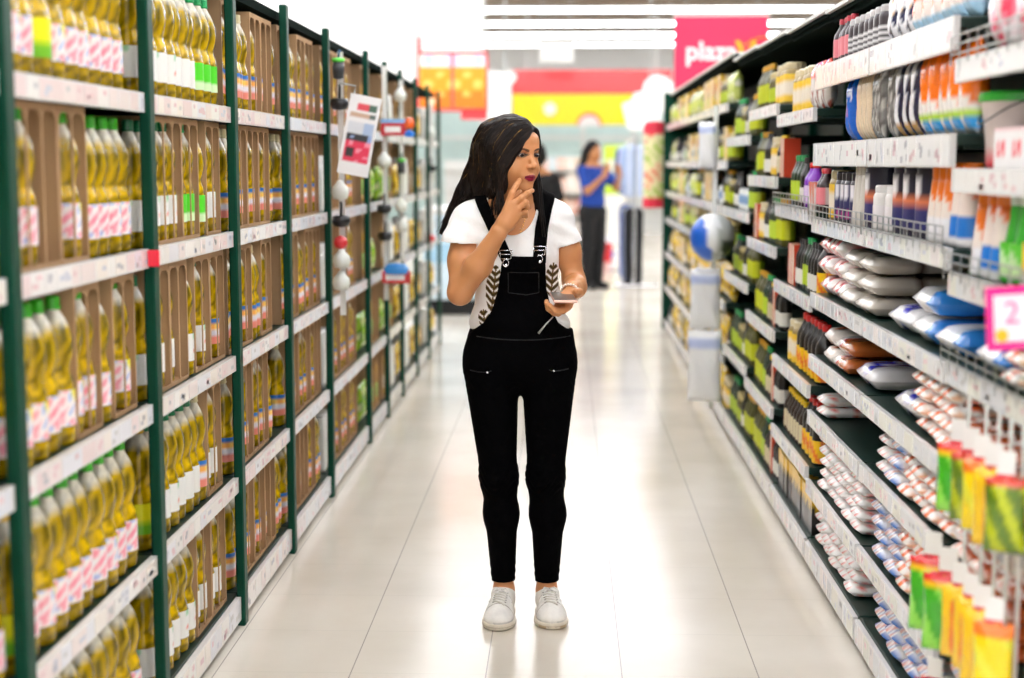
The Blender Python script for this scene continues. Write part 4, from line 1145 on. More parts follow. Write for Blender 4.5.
# sleeve hems: planes perpendicular to the sleeve
def plane(px, py, pz, nx, ny, nz):
    l = math.sqrt(nx * nx + ny * ny + nz * nz); return ((X - px) * nx + (Y - py) * ny + (Z - pz) * nz) / l
hA = np.where(X < -.150, -plane(-.207, -.006, 1.196, .05, -.05, 1.0), -1); hB = np.where(X > .098, -plane(.13, .03, 1.186, -.28, 0, 1), -1)
hA = hA + 0 * G.d; hB = hB + 0 * G.d
torso_keep = np.full(G.d.shape, 1., np.float32)
T_ = Grid((-.30, -.16, .86), (.24, .17, 1.40), .0028); ev(T_, tee_t); T_.d += fold(X, Y, Z, .0016).astype(np.float32)
hem = np.maximum(hA, hB)
low = hem > 0
G.d = np.where(low, np.maximum(T_.d, -nk.astype(np.float32) + 0 * T_.d), G.d)
G.d = np.where(hem > -.004, np.maximum(G.d, np.minimum(hem, T_.d)), G.d)
G.d = np.maximum(G.d, (.885 - Z) + 0 * G.d)
# hollow inside so sleeves read as cloth
hol = Grid((-.30, -.16, .86), (.24, .17, 1.40), .0028); ev(hol, [Cap((-.207, -.006, 1.235), (-.214, -.014, 1.14), .046, .056, 0), Cap((.118, .03, 1.22), (.137, .03, 1.12), .044, .049, 0)])
hol = Grid((-.30, -.16, .86), (.24, .17, 1.40), .0028); ev(hol, sleeve)
inner = np.maximum(hol.d + .0055, -.030 - hem)
G.d = np.maximum(G.d, -(inner))
p, F = nets(G); p = relax(p, F, 2, .5)
def leafcol(p):
    c = np.tile(np.array(lin('#f3f2f1')), (len(p), 1))
    x, z, y = p[:, 0], p[:, 2], p[:, 1]
    for (x0, z0, x1, z1, w, ph) in ((-.108, .985, -.092, 1.13, .026, 0), (.075, 1.03, .083, 1.135, .022, 2), (-.125, .93, -.135, .99, .02, 1)):
        L = math.hypot(x1 - x0, z1 - z0); dx, dz = (x1 - x0) / L, (z1 - z0) / L
        t = ((x - x0) * dx + (z - z0) * dz) / L; s = (x - x0) * dz - (z - z0) * dx
        prof = w * np.sqrt(np.clip(np.sin(np.clip(t, 0, 1) * PI), 0, 1))
        blade = np.sin((t * L - np.abs(s) * .9) * 2 * PI / .022 + ph)
        m = (t > 0) & (t < 1) & (np.abs(s) < prof) & ((blade > -.45) | (np.abs(s) < .0025)) & (y < .03)
        c[m] = lin('#6a5228'); m2 = m & (blade > .55); c[m2] = lin('#3a2e14')
    return c
tee = mesh_np('t_shirt', p, F, tee_m, WO, leafcol(p)); tee['label'] = 'white t-shirt with brown palm leaves printed down its sides'
# dungarees
G = Grid((-.26, -.16, .08), (.22, .19, 1.40), .0028)
pants = [Ell((-.023, .03, .840), (.178, .112, .120), .05), Ell((-.018, .028, .915), (.158, .102, .08), .04),
         Cap((-.1130, .02, .79), (-.0885, .0, .455), .087, .0560, .03), Cap((-.0875, .0, .455), (-.0815, .018, .33), .0565, .0520, .03), Cap((-.0815, .018, .33), (-.0735, .025, .06), .0520, .0345, .03),
         Cap((.0690, .02, .79), (.0600, .0, .455), .087, .0560, .03), Cap((.0585, .0, .455), (.0665, .018, .33), .0565, .0535, .03), Cap((.0665, .018, .33), (.0635, .025, .06), .0535, .0345, .03)]
ev(G, pants[:2] + pants[2:5])
Gr = Grid((-.26, -.16, .08), (.22, .19, 1.40), .0028); ev(Gr, pants[:2] + pants[5:])
G.d = smin(G.d, Gr.d, .004)
X = G.ax[0][:, None, None]; Y = G.ax[1][None, :, None]; Z = G.ax[2][None, None, :]
kn = np.exp(-((Z - .45) / .045) ** 2) * .0016 + np.exp(-((Z - .14) / .03) ** 2) * .0010 + np.exp(-((Z - .75) / .04) ** 2) * .0007 + .0002
G.d += (kn * np.sin(Z * 230 + 8 * np.sin(X * 45) + 5 * np.sin(Y * 50))).astype(np.float32)
G.d = np.maximum(G.d, (.112 - Z) + 0 * G.d)
G.d = np.maximum(G.d, (Z - .925) + 0 * G.d)
# turned hem cuff
ev(G, [])
# bib on top of the shirt
B = Grid((-.26, -.16, .08), (.22, .19, 1.40), .0028); ev(B, tee_t)
zz = G.ax[2]
XLt = np.interp(zz, [.88, .925, .95, .99, 1.05, 1.10, 1.15], [-.19, -.165, -.132, -.106, -.088, -.080, -.072])
XRt = np.interp(zz, [.88, .925, .95, .99, 1.05, 1.10, 1.15], [.155, .128, .098, .078, .062, .059, .058])
Zb = Z - (1.157 - .012 * np.exp(-((X + .01) / .03) ** 2) * 0)
reg = np.maximum(np.maximum(XLt[None, None, :] - X, X - XRt[None, None, :]), np.maximum(Zb, .88 - Z))
bib = np.maximum(np.maximum(B.d - .0085, reg), Y - .03)
bib = bib + fold(X, Y, Z, .0006, 1.3, 1.)
bib = np.where(Z > .86, bib, 1.)
G.d = smin(G.d, bib.astype(np.float32), .006)
back = np.maximum(np.maximum(B.d - .008, np.abs(X + .03) - np.interp(zz, [.88, 1.1, 1.2], [.16, .1, .06])[None, None, :]), np.maximum(.04 - Y, np.maximum(Z - 1.16, .88 - Z)))
G.d = np.minimum(G.d, back.astype(np.float32))
p, F = nets(G); p = relax(p, F, 2, .5)
dun = mesh_np('dungarees', p, F, denim_m, WO); dun['label'] = 'black denim dungarees with slim ankle length legs'
# straps: strips that hug the shirt
def strap(pts, w):
    S = Grid((-.20, -.14, 1.10), (.12, .17, 1.40), .0026); ev(S, tee_t + neck)
    X = S.ax[0][:, None, None]; Y = S.ax[1][None, :, None]; Z = S.ax[2][None, None, :]
    tb = np.interp(S.ax[2], [q[1] for q in pts], [q[0] for q in pts])
    lat = np.abs(X - tb[None, None, :]) - w / 2
    d = np.maximum(np.maximum(S.d - .0085, -(S.d - .0015)), lat)
    d = np.maximum(d, np.maximum(pts[0][1] - Z, Y - .10))
    S.d = d.astype(np.float32); p, F = nets(S); p = relax(p, F, 1, .5)
    return mesh_np('strap', p, F, denim_m, dun)
strap([(-.052, 1.135), (-.066, 1.165), (-.098, 1.235), (-.130, 1.30), (-.148, 1.34)], .040)
strap([(.040, 1.135), (.042, 1.19), (.046, 1.24), (.058, 1.30), (.066, 1.33)], .040)
def surf_y(x, z, prims=tee_t, extra=.009):
    """front surface depth of the clothed torso at x, z"""
    y = np.linspace(-.14, .05, 191, dtype=np.float32)
    d = np.full(y.shape, 1., np.float32)
    for q in prims: d = smin(d, q.f(np.float32(x), y, np.float32(z)), q.k)
    i = np.argmax(d < extra); return float(y[i])
# hardware
for (x, z, nm) in ((.041, 1.172, 'buckle'), (-.062, 1.160, 'buckle')):
    y = surf_y(x, z) - .004
    mb = MB(); w, h = .019, .016
    for a, b in (((-w, h), (w, h)), ((w, h), (w * .8, -h * .6)), ((w * .8, -h * .6), (-w * .8, -h * .6)), ((-w * .8, -h * .6), (-w, h)), ((-w * 1.05, .004), (w * 1.05, .004))):
        mb.tube([(x + a[0], y, z + a[1]), (x + b[0], y, z + b[1])], .0017, '#d8d8dc', 6)
    mb.tube([(x + .009 * math.cos(t), y - .001, z - .022 + .011 * math.sin(t)) for t in [2 * PI * k / 14 for k in range(15)]], .0016, '#d8d8dc', 6)
    mb.lathe([(0, 0), (.006, 0), (.0065, .002), (.004, .004), (.0005, .0045)], 12, '#d8d8dc')
    n = 4 * 12
    for i in range(len(mb.v) - 5 * 12, len(mb.v)):
        vx, vy, vz = mb.v[i]; mb.v[i] = (x + vx, y - vz + .002, z - .030 + vy)
    mb.build(nm, M['chrome'], dun, smooth=True)
for (x, z) in ((-.120, .797), (.085, .802)):
    yy = np.linspace(-.14, .05, 191, dtype=np.float32); d = np.full(yy.shape, 1., np.float32)
    for q in pants: d = smin(d, q.f(np.float32(x), yy, np.float32(z)), q.k)
    y = float(yy[np.argmax(d < 0)])
    mb = MB(); mb.tube([(x, y + .002, z), (x, y - .0028, z)], [.004, .003], '#c0c0c4', 10); mb.build('rivet', M['chrome'], dun)
# pocket welts and waist seam (raised stitched ribs)
def on_pants(x, z):
    yy = np.linspace(-.14, .08, 221, dtype=np.float32); d = np.full(yy.shape, 1., np.float32)
    for q in pants: d = smin(d, q.f(np.float32(x), yy, np.float32(z)), q.k)
    return float(yy[np.argmax(d < .0005)])
denim2 = mat('black_denim_seam', '#0d0d10', rough=.6, spec=.3, noise=.3, nscale=80)
for pts in ([(-.175, .800), (-.15, .797), (-.12, .797), (-.108, .802)], [(.13, .806), (.105, .802), (.08, .801), (.07, .806)],
            [(-.155 + .29 * k / 14, .905 - .006 * math.sin(k / 14 * PI)) for k in range(15)]):
    mb = MB(); mb.tube([(x, on_pants(x, z) - .0005, z) for x, z in pts], .0022, seg=6); mb.build('seam', denim2, dun, smooth=True)
pk = [(-.055, 1.108), (-.055, 1.045), (.0, 1.038), (.038, 1.045), (.038, 1.108), (-.055, 1.108)]
mb = MB()
for a, b in zip(pk[:-1], pk[1:]):
    pts = [(a[0] + (b[0] - a[0]) * t / 6, a[1] + (b[1] - a[1]) * t / 6) for t in range(7)]
    mb.tube([(x, surf_y(x, z) + .0005, z) for x, z in pts], .0018, seg=6)
mb.build('bib_pocket', denim2, dun, smooth=True)
# ---- shoes
def shoe(cx, hy, tx, ty, side):
    """heel centre (cx,hy), toe tip (tx,ty)"""
    e = empty('sneaker', (0, 0, 0)); e.parent = WO
    ax = np.array([tx - cx, ty - hy]); L = np.linalg.norm(ax); ax /= L; px = np.array([-ax[1], ax[0]])
    def q(a, b, z): return (cx + ax[0] * a + px[0] * b, hy + ax[1] * a + px[1] * b, z)
    Rm = np.array([[ax[0], ax[1], 0], [px[0], px[1], 0], [0, 0, 1]], np.float32)
    h = .0022
    lo = (min(cx, tx) - .075, min(hy, ty) - .03, -.004); hi = (max(cx, tx) + .075, hy + .06, .14)
    up_ = [Ell(q(L - .055, .0, .030), (.056, .047, .030), .02, Rm), Ell(q(L * .55, .0, .038), (.070, .041, .036), .02, Rm), Ell(q(.035, 0, .045), (.048, .034, .045), .02, Rm),
           Cap(q(.02, 0, .050), q(.03, 0, .070), .034, .034, .02), Cap(q(.05, 0, .070), q(L * .62, 0, .046), .030, .030, .02),
           cut(Ell(q(.030, 0, .105), (.034, .0285, .030), .006, Rm))]
    G = Grid(lo, hi, h); ev(G, up_)
    Z = G.ax[2][None, None, :]; X = G.ax[0][:, None, None]; Y = G.ax[1][None, :, None]
    G.d = np.maximum(G.d, (.012 - Z) + 0 * G.d)
    p, F = nets(G); p = relax(p, F, 1)
    c = np.tile(np.array(lin('#efece6')), (len(p), 1))
    al = (p[:, 0] - cx) * ax[0] + (p[:, 1] - hy) * ax[1]
    lt = (p[:, 0] - cx) * px[0] + (p[:, 1] - hy) * px[1]
    m = (p[:, 2] < .03) & (np.sin(al * 60 + lt * 45) > .1); c[m] = c[m] * .78
    m = np.abs(al - (L - .060)) < .0016; c[m] = lin('#a9a196')
    m = (p[:, 2] > .025) & (np.abs(al - L * .42) < .0014 + 0 * al) & (np.abs(lt) > .024); c[m] = lin('#a49c92')
    mesh_np('upper', p, F, shoe_m, e, c)
    # sole
    G = Grid(lo, hi, h)
    ev(G, [Ell(q(L - .062, 0, .016), (.064, .0515, .06), .0, Rm), Ell(q(L * .5, 0, .016), (.085, .0425, .06), .03, Rm), Ell(q(.038, 0, .016), (.054, .0385, .06), .02, Rm)])
    Z = G.ax[2][None, None, :]
    G.d = smax(G.d, np.abs(Z - .013).astype(np.float32) - .0105 + 0 * G.d, .006)
    p, F = nets(G); p = relax(p, F, 1)
    c = np.tile(np.array(lin('#ddd4c4')), (len(p), 1)); m = np.abs(p[:, 2] - .012) < .0016; c[m] = lin('#b3a48e')
    m = (np.sin(p[:, 0] * 90) * np.cos(p[:, 1] * 70) > .35) & (p[:, 2] < .014); c[m] = lin('#b8a284')
    mesh_np('sole', p, F, shoe_m, e, c)
    # laces
    mb = MB()
    def zs(a, b=0.):
        z = np.linspace(.0, .13, 131, dtype=np.float32); d = np.full(z.shape, 1., np.float32); P0 = q(a, b, 0)
        for s_ in up_[:5]: d = smin(d, s_.f(np.float32(P0[0]), np.float32(P0[1]), z), s_.k)
        i = np.where(d < 0)[0]; return float(z[i[-1]]) if len(i) else .03
    n = 5
    for k in range(n):
        a = L * .40 + k * .0155
        for sg in (1, -1):
            pts = [q(a + sg * .0, b * .018, zs(a, b * .018) + .0015) for b in (-1, -.5, 0, .5, 1)] if sg > 0 else [q(a + .0155 * (b + 1) / 2, b * .018, zs(a + .0155 * (b + 1) / 2, b * .018) + .003) for b in (-1, -.5, 0, .5, 1)]
            mb.tube(pts, .0024, '#f4f2ee' if sg > 0 else '#d9d3ca', 6)
    a = L * .40
    for sg in (1, -1):
        lp = [q(a - .004, 0, zs(a) + .006), q(a + .004, sg * .016, zs(a) + .012), q(a + .018, sg * .026, zs(a) + .004), q(a + .020, sg * .018, zs(a) + .002), q(a + .004, sg * .004, zs(a) + .005)]
        mb.tube(lp, .0022, '#f4f2ee', 6)
        mb.tube([q(a, sg * .003, zs(a) + .006), q(a + .02, sg * .03, zs(a + .02, sg * .03) + .003), q(a + .034, sg * .036, zs(a + .034, sg * .034) + .002)], .002, '#efece6', 6)
    mb.build('laces', M['cap'], e, smooth=True)
    mb = MB()
    for k in range(n):
        aa = L * .40 + k * .0155
        for sg in (1, -1):
            P0 = q(aa, sg * .019, zs(aa, sg * .019) + .001); mb.tube([P0, (P0[0], P0[1], P0[2] + .001)], .0032, '#6f675e', 8)
    mb.build('eyelets', M['cap'], e)
    return e
shoe(-.073, .055, -.088, -.165, 1); shoe(.062, .058, .088, -.145, -1)
# necklace, bracelet, phone and the thin stick
gold = mat('fine_gold', '#d8b060', rough=.25, metal=1., noise=.1)
def on_skin(x, z):
    y = np.linspace(-.14, .05, 381, dtype=np.float32); d = np.full(y.shape, 1., np.float32)
    for q in torso + neck: d = smin(d, q.f(np.float32(x), y, np.float32(z)), q.k)
    return float(y[np.argmax(d < .001)])
mb = MB()
pts = [(-.095 + .055 * t, 1.30 - .098 * math.sin(t * PI / 2)) for t in [k / 12 for k in range(13)]] + [(-.040 + .045 * t, 1.202 + .10 * (1 - math.cos(t * PI / 2))) for t in [k / 12 for k in range(1, 13)]]
mb.tube([(x, on_skin(x, z) - .001, z) for x, z in pts], .0009, seg=5); nk_ = mb.build('necklace', gold, WO)
mb = MB(); mb.lathe([(0, 0), (.005, .001), (.006, .004), (.003, .009), (.0005, .01)], 10); pd = mb.build('pendant', gold, nk_, smooth=True); pd.location = (-.040, on_skin(-.040, 1.198) - .004, 1.190)
bm_ = mat('pearl_bead', '#f0e6dc', rough=.2, coat=.5, noise=.05)
mb = MB(); cB = np.array([.1345, -.148, 1.0505]); axd = np.array([-.25, -.92, -.38]); axd /= np.linalg.norm(axd)
s1 = np.cross(axd, [0, 0, 1.]); s1 /= np.linalg.norm(s1); s2 = np.cross(s1, axd)
for k in range(22):
    a = 2 * PI * k / 22; c0 = cB + (s1 * math.cos(a) + s2 * math.sin(a)) * .029
    n0 = len(mb.v); mb.lathe([(.0005, -.0042), (.003, -.003), (.0042, 0), (.003, .003), (.0005, .0042)], 8)
    for i in range(n0, len(mb.v)): mb.v[i] = tuple(np.array(mb.v[i]) + c0)
bl = mb.build('bracelet', bm_, WO, smooth=True)
ph_e = empty('phone', (.1135 - .12, 4.66 - .224, 1.0435)); ph_e.rotation_euler = (math.radians(5), math.radians(1), math.radians(6))
tag(ph_e, 'rose gold mobile phone held flat in the hand of the woman in dungarees', 'phone')
mb = MB(); mb.box((-.035, -.072, -.004), (.035, .072, .004), '#e2b4a4', bev=.0022); mb.build('phone_case', mat('rose_gold_aluminium', '#e6b7a6', rough=.3, metal=.3, coat=.4, noise=.04), ph_e)
mb = MB(); mb.box((-.032, -.068, .004), (.032, .068, .0046), '#1c1a1a'); mb.build('screen', mat('dark_screen_glass', '#4a4540', rough=.3, spec=.5, coat=.2, noise=.02), ph_e)
mb = MB(); mb.tube([(.084 - .12, 4.66 - .262, .990), (.062 - .12, 4.66 - .272, .968), (.041 - .12, 4.66 - .276, .942)], [.0016, .002, .0034], '#b9b7b2', 8)
tag(mb.build('stylus', M['wire'], smooth=True), 'thin grey stick poking out below the phone hand', 'stylus')
# ---- hair of the woman: a smooth mass plus fine locks
def hl(f, l, u): return np.array(hp(f, l, u))
def cat(pts, n):
    pts = [np.array(p, float) for p in pts]; P = [2 * pts[0] - pts[1]] + pts + [2 * pts[-1] - pts[-2]]
    out = []
    m = len(pts) - 1
    for i in range(n + 1):
        t = i / n * m; k = min(int(t), m - 1); u_ = t - k
        p0, p1, p2, p3 = P[k], P[k + 1], P[k + 2], P[k + 3]
        out.append(.5 * ((2 * p1) + (-p0 + p2) * u_ + (2 * p0 - 5 * p1 + 4 * p2 - p3) * u_ ** 2 + (-p0 + 3 * p1 - 3 * p2 + p3) * u_ ** 3))
    return out
# parting runs front to crown, a little to her left of the middle
def skull(az, el, g=0.):
    """point on the inflated skull; az from forward towards her right(-)/left(+), el up from the horizon"""
    c = (-.006, 0, .022); r = (.086 + g, .075 + g, .077 + g)
    return hl(c[0] + r[0] * math.cos(az) * math.cos(el), c[1] + r[1] * math.sin(az) * math.cos(el), c[2] + r[2] * math.sin(el))
D2 = math.radians
def parting(t):   # t 0 front hairline -> 1 crown
    return hl(.072 - .10 * t, .014 - .004 * t, .074 + .029 * math.sin(min(1, t * 1.2) * PI / 2))
guides = []
# her right side (camera side): s 0 = front edge .. 1 = round the back
for i in range(9):
    s = i / 8
    az = D2(-42 - 118 * s)
    top = parting(.02 + .95 * s)
    m1 = skull(D2(-28 - 95 * s) if s < .9 else D2(-130), D2(48 - 6 * s), .004)
    m2 = skull(az, D2(8), .008)
    m3 = skull(az, D2(-28), .006) + np.array([-.030 * s * s, .0, -.012 * s])
    b1 = np.array([-.066 - .118 * s, -.078 + .13 * min(1, s * 1.5), 1.375 + .004 * s])
    if s < .2:
        b2 = np.array([-.078 - .03 * s, -.072, 1.325]); b3 = np.array([-.074 - .03 * s, -.088, 1.268])
    else:
        b2 = np.array([-.080 - .138 * s, .045 + .022 * s, 1.318]); b3 = np.array([-.100 - .172 * s, .088, 1.252 - .03 * s])
    if i == 0:   # the edge that frames the face
        m1 = hl(.084, -.014, .050); m2 = hl(.072, -.046, .008); m3 = hl(.052, -.066, -.040); b1 = hl(.036, -.066, -.085)
        b2 = np.array([-.072, -.084, 1.330]); b3 = np.array([-.066, -.100, 1.275])
    if i == 1:
        m1 = hl(.060, -.044, .066); m2 = hl(.040, -.076, .010); m3 = hl(.024, -.080, -.04)
    guides.append([top, m1, m2, m3, b1, b2, b3])
# her left side (far side of the face)
left = []
for i in range(5):
    s = i / 4
    top = parting(.02 + .9 * s)
    m1 = skull(D2(30 + 90 * s), D2(45), .003); m2 = skull(D2(55 + 80 * s), D2(5), .004); m3 = skull(D2(62 + 80 * s), D2(-28), .002)
    if i == 0:
        m1 = hl(.066, .036, .072); m2 = hl(.048, .064, .018); m3 = hl(.040, .068, -.045)
    b1 = np.array([.030 - .03 * s, -.020 + .09 * s, 1.375]); b2 = np.array([.038 - .02 * s, -.055 + .13 * s, 1.30]); b3 = np.array([.050 - .02 * s, -.084 + .17 * s, 1.215 + .02 * s])
    left.append([top, m1, m2, m3, b1, b2, b3])
prims = [Ell(hp(-.006, 0, .022), (.088, .076, .080), .02, HR), Ell(hp(-.060, -.01, -.05), (.055, .075, .10), .03, HR), Ell((-.125, .035, 1.395), (.045, .050, .08), .03)]
for gi, g in enumerate(guides):
    c_ = cat(g, 18); thin = gi == 0
    rs = [(.010 if j < 3 else .016 if j < 13 else .016 - .0016 * (j - 13)) * (.62 if thin else 1.) for j in range(19)]
    for j in range(18):
        if gi <= 1 and j > 12: continue
        prims.append(Cap(c_[j], c_[j + 1], rs[j], rs[j + 1], .024 if not thin else .010))
for gi, g in enumerate(left):
    c_ = cat(g, 18); rs = [(.008 if j < 3 else .012 if j < 12 else .012 - .0012 * (j - 12)) * (.6 if gi == 0 else 1) for j in range(19)]
    for j in range(18):
        if gi == 0 and j > 11: continue
        prims.append(Cap(c_[j], c_[j + 1], rs[j], rs[j + 1], .012))
G = Grid((-.32, -.15, 1.19), (.13, .17, 1.62), .0026); ev(G, prims)
X = G.ax[0][:, None, None]; Y = G.ax[1][None, :, None]; Z = G.ax[2][None, None, :]
# keep the face clear
qx, qy, qz = X - HC[0], Y - HC[1], Z - HC[2]
f_ = qx * fw2[0] + qy * fw2[1] + qz * fw2[2]; l_ = qx * lf[0] + qy * lf[1] + qz * lf[2]; u_ = qx * up2[0] + qy * up2[1] + qz * up2[2]
face = np.sqrt(((f_ - .115) / .085) ** 2 + ((l_ - .012) / np.where(l_ < .012, .058 - .10 * np.maximum(0, u_ + .02), .052)) ** 2 + ((u_ + .035) / .100) ** 2) - 1
G.d = smax(G.d, (-face * .055).astype(np.float32), .006)
G.d += (.0011 * np.sin(180 * (l_ * .8 + f_ * .6) + 30 * u_)).astype(np.float32)
p, F = nets(G); p = relax(p, F, 10)
from mathutils.bvhtree import BVHTree
hbv = BVHTree.FromPolygons([tuple(v) for v in p], [tuple(int(i) for i in f) for f in F])
def on_hair(q, off, tmax=.035):
    r = hbv.find_nearest(Vector(q))
    if r[0] is None or r[3] > tmax: return None
    return r[0], r[1]
cbase = np.array(lin('#120b09')); cst = np.array(lin('#6b4a22'))
hm = mesh_np('hair', p, F, hair_m, WO, np.tile(cbase, (len(p), 1))); hm['label'] = 'long straight dark brown hair with thin golden streaks'
# locks: many fine tapered strands lying just over the mass
rh = random.Random(3)
def lerp_guides(gs, s):
    t = s * (len(gs) - 1); k = min(int(t), len(gs) - 2); w_ = t - k
    return [gs[k][j] * (1 - w_) + gs[k + 1][j] * w_ for j in range(7)]
mb = MB()
def strands(gs, n, out, s0=0., s1=1., tf=.97):
    for q in range(n):
        s = s0 + (s1 - s0) * rh.random(); g = lerp_guides(gs, s)
        c_ = cat(g, 22)
        gold_ = rh.random() < .010
        col = ('#8a6430' if rh.random() < .5 else '#6b4a22') if gold_ else rh.choice(('#0a0605', '#150d0a', '#1f140e', '#2a1c15', '#060404'))
        j1, j2, j3 = rh.uniform(-1, 1), rh.uniform(-1, 1), rh.uniform(-1, 1)
        pts = []; rr = []
        cen = HC + np.array([-.01, .01, 0])
        for j, c0 in enumerate(c_):
            t = j / 22
            o_ = c0 - cen; o_[2] *= .5 if t < .5 else .0; nn = o_ / (np.linalg.norm(o_) + 1e-6)
            amp = .003 + .009 * t
            lift = out * (.55 + .45 * min(1, t * 4)) * (1 - .3 * t)
            q_ = c0 + nn * lift + np.array([j1, j2, 0]) * amp * .8
            h_ = on_hair(q_, 0)
            if h_ is not None and t < tf:
                k_ = min(1, (tf - t) / .12); s_ = np.array(h_[0]) + np.array(h_[1]) * (.0004 + .0022 * abs(j3))
                q_ = s_ * k_ + q_ * (1 - k_)
            pts.append(q_)
            rr.append((.0013 if gold_ else .0020) * (1 - .55 * t ** 3))
        e_ = rh.randint(19, 23)
        mb.tube([tuple(x) for x in pts[:e_]], rr[:e_], col, 4, flat=.6)
strands(guides, 1000, .0205); strands(guides, 110, .012, 0, .14, .7); strands(left, 190, .013, 0., 1., .62)
for s_, e_, o_ in ((.10, 12, .0225), (.22, 15, .0225), (.24, 14, .023), (.36, 17, .0225), (.47, 12, .0225), (.49, 16, .023), (.60, 18, .0225), (.74, 17, .022), (.86, 20, .022)):
    c_ = cat(lerp_guides(guides, s_), 22); cen = HC + np.array([-.01, .01, 0]); pts = []
    for j, c0 in enumerate(c_):
        v_ = c0 - cen; v_[2] *= .5 if j < 11 else 0; nn = v_ / (np.linalg.norm(v_) + 1e-6); h_ = on_hair(c0 + nn * o_, 0, .06); pts.append(tuple(h_[0] + h_[1] * .0022) if h_ and j < 18 else tuple(c0 + nn * o_))
    mb.tube(pts[2:e_], [.0005] + [.0017] * (e_ - 4) + [.0004], '#94702f', 5, flat=.6)
lk = mb.build('locks', hair_m, hm, smooth=True)
# ------------------------------------------------------------------ the far end of the shop
_F = Vector((-math.sin(ps) * math.cos(th), math.cos(ps) * math.cos(th), -math.sin(th)))
_R = Vector((math.cos(ps), math.sin(ps), 0)); _U = _R.cross(_F)
def at(px, py, Y):
    """the point of the shop at depth Y that the photo shows at px, py"""
    d = _F + _R * ((px - 512) / FPX) - _U * ((py - 339) / FPX)
    t = Y / d.y
    return d.x * t, CAMH + d.z * t
# bulkheads and columns of the building
def struct(name, lo, hi, m=M['wall'], **k):
    mb = MB(); mb.box(lo, hi, **k); return tag(mb.build(name, m), kind='structure')
grey_w = mat('pale_grey_wall_paint', '#efedea', rough=.8, noise=.04, nscale=1)
x0, _ = at(412, 0, 24); x1, _ = at(481, 0, 24)
struct('wall_bulkhead', (-8.9, 22.0, 2.55), (at(412, 0, 22)[0], 23.0, ZC - .001))
struct('wall_bulkhead_step', (at(415, 0, 24)[0], 24.0, 2.5), (x1, 24.6, ZC - .001))
xa, za = at(480, 52, 38); xb, zb = at(760, 72, 38)
struct('wall_far_beam', (xa, 38, zb - .3), (8.9, 38.3, za + .15), grey_w)
teal = mat('frosted_shopfront_glass', '#d3ebe8', rough=.35, spec=.5, trans=.12, noise=.15, nscale=.8)
# shopfront: frame with glass panes
mb = MB(); xs0, xs1 = -4.4, 5.2
for k in range(9):
    x = xs0 + (xs1 - xs0) * k / 8; mb.box((x - .04, 36.0, 0), (x + .04, 36.1, 2.75))
for z in (0.0, 2.0, 2.7): mb.box((xs0, 36.0, z), (xs1, 36.1, z + .07))
wf = mb.build('window_1', M['steel']); tag(wf, kind='structure')
mb = MB()
for k in range(8):
    x = xs0 + (xs1 - xs0) * k / 8; mb.box((x + .05, 36.03, .08), (x + (xs1 - xs0) / 8 - .05, 36.05, 2.0)); mb.box((x + .05, 36.03, 2.08), (x + (xs1 - xs0) / 8 - .05, 36.05, 2.68))
mb.build('window_1_glass', teal, wf)
# ---- red and yellow fascia sign
RED = mat('red_sign_acrylic', '#e23a40', rough=.35, coat=.3, noise=.04, nscale=2)
YEL = mat('yellow_sign_acrylic', '#f4e400', rough=.35, coat=.3, noise=.03, nscale=2)
Ys = 30.
xl, zt = at(511, 70, Ys); xr, zm = at(672, 94, Ys); _, zb = at(511, 125, Ys)
e = empty('shop_sign', ((xl + xr) / 2, Ys, zb)); tag(e, 'long fascia sign, red band above yellow band, hung across the far end', 'sign')
hw = (xr - xl) / 2
mb = MB(); mb.box((-hw, 0, zm - zb), (hw, .18, zt - zb), bev=.01); mb.build('red_band', RED, e)
mb = MB(); mb.box((-hw + .02, -.02, 0), (hw - .35, .16, zm - zb - .002), bev=.01); mb.build('yellow_band', YEL, e)
mb = MB()
for (px, py, r) in ((550, 109, .13),):
    cx, cz = at(px, py, Ys); cx -= e.location.x; cz -= zb
    mb.prism([(cx + r * math.cos(a), cz + r * math.sin(a)) for a in [2 * PI * k / 24 for k in range(24)]], -.035, -.021, '#f6f4ee')
mb.build('white_disc', M['matte'], e)
mb = MB(); cx, cz = at(589, 126, Ys); cx -= e.location.x; cz -= zb
mb.prism([(cx + .25 * math.cos(a), cz + .26 * math.sin(a)) for a in [PI * k / 16 for k in range(17)]], -.050, -.021, '#e05a50')
mb.prism([(cx + .21 * math.cos(a), cz + .20 * math.sin(a)) for a in [PI * k / 16 for k in range(17)]], -.065, -.051, '#f1eeec')
mb.build('white_arch', M['matte'], e)
for q in (-1, 1):
    mb = MB(); mb.tube([(q * hw * .8, .08, zt - zb), (q * hw * .8, .08, ZC - zb)], .012, seg=6); mb.build('hanger', M['steel'], e)
# white rounded boards either side
for nm, pts, Y, lab in (('display_board', [(622, 104), (632, 100), (634, 93), (642, 92), (645, 82), (655, 74), (668, 78), (676, 90), (674, 100), (664, 108), (656, 130), (628, 130)], 25., 'white stepped cut-out board hanging over the clothes rail'),
                        ('display_board', [(486, 70), (500, 72), (512, 70), (517, 76), (514, 82), (511, 84), (510, 120), (487, 120)], 21.5, 'white cut-out board with a round lobe beside the yellow posters')):
    P_2 = [at(px, py, Y) for px, py in pts]; cx = sum(p[0] for p in P_2) / len(P_2); zb2 = min(p[1] for p in P_2)
    mb = MB(); mb.prism([(p[0] - cx, p[1] - zb2) for p in P_2], -.05, .05)
    zt2 = max(p[1] for p in P_2)
    o = mb.build(nm, M['steel']); o.location = (cx, Y, zb2); tag(o, lab, 'sign')
    mb = MB(); mb.tube([(0, 0, zt2 - zb2 - .15), (0, 0, ZC - zb2)], .01); mb.build('hanger', M['wire'], o)
xw, zw = at(540, 62, 27); xw2, zw2 = at(573, 41, 27)
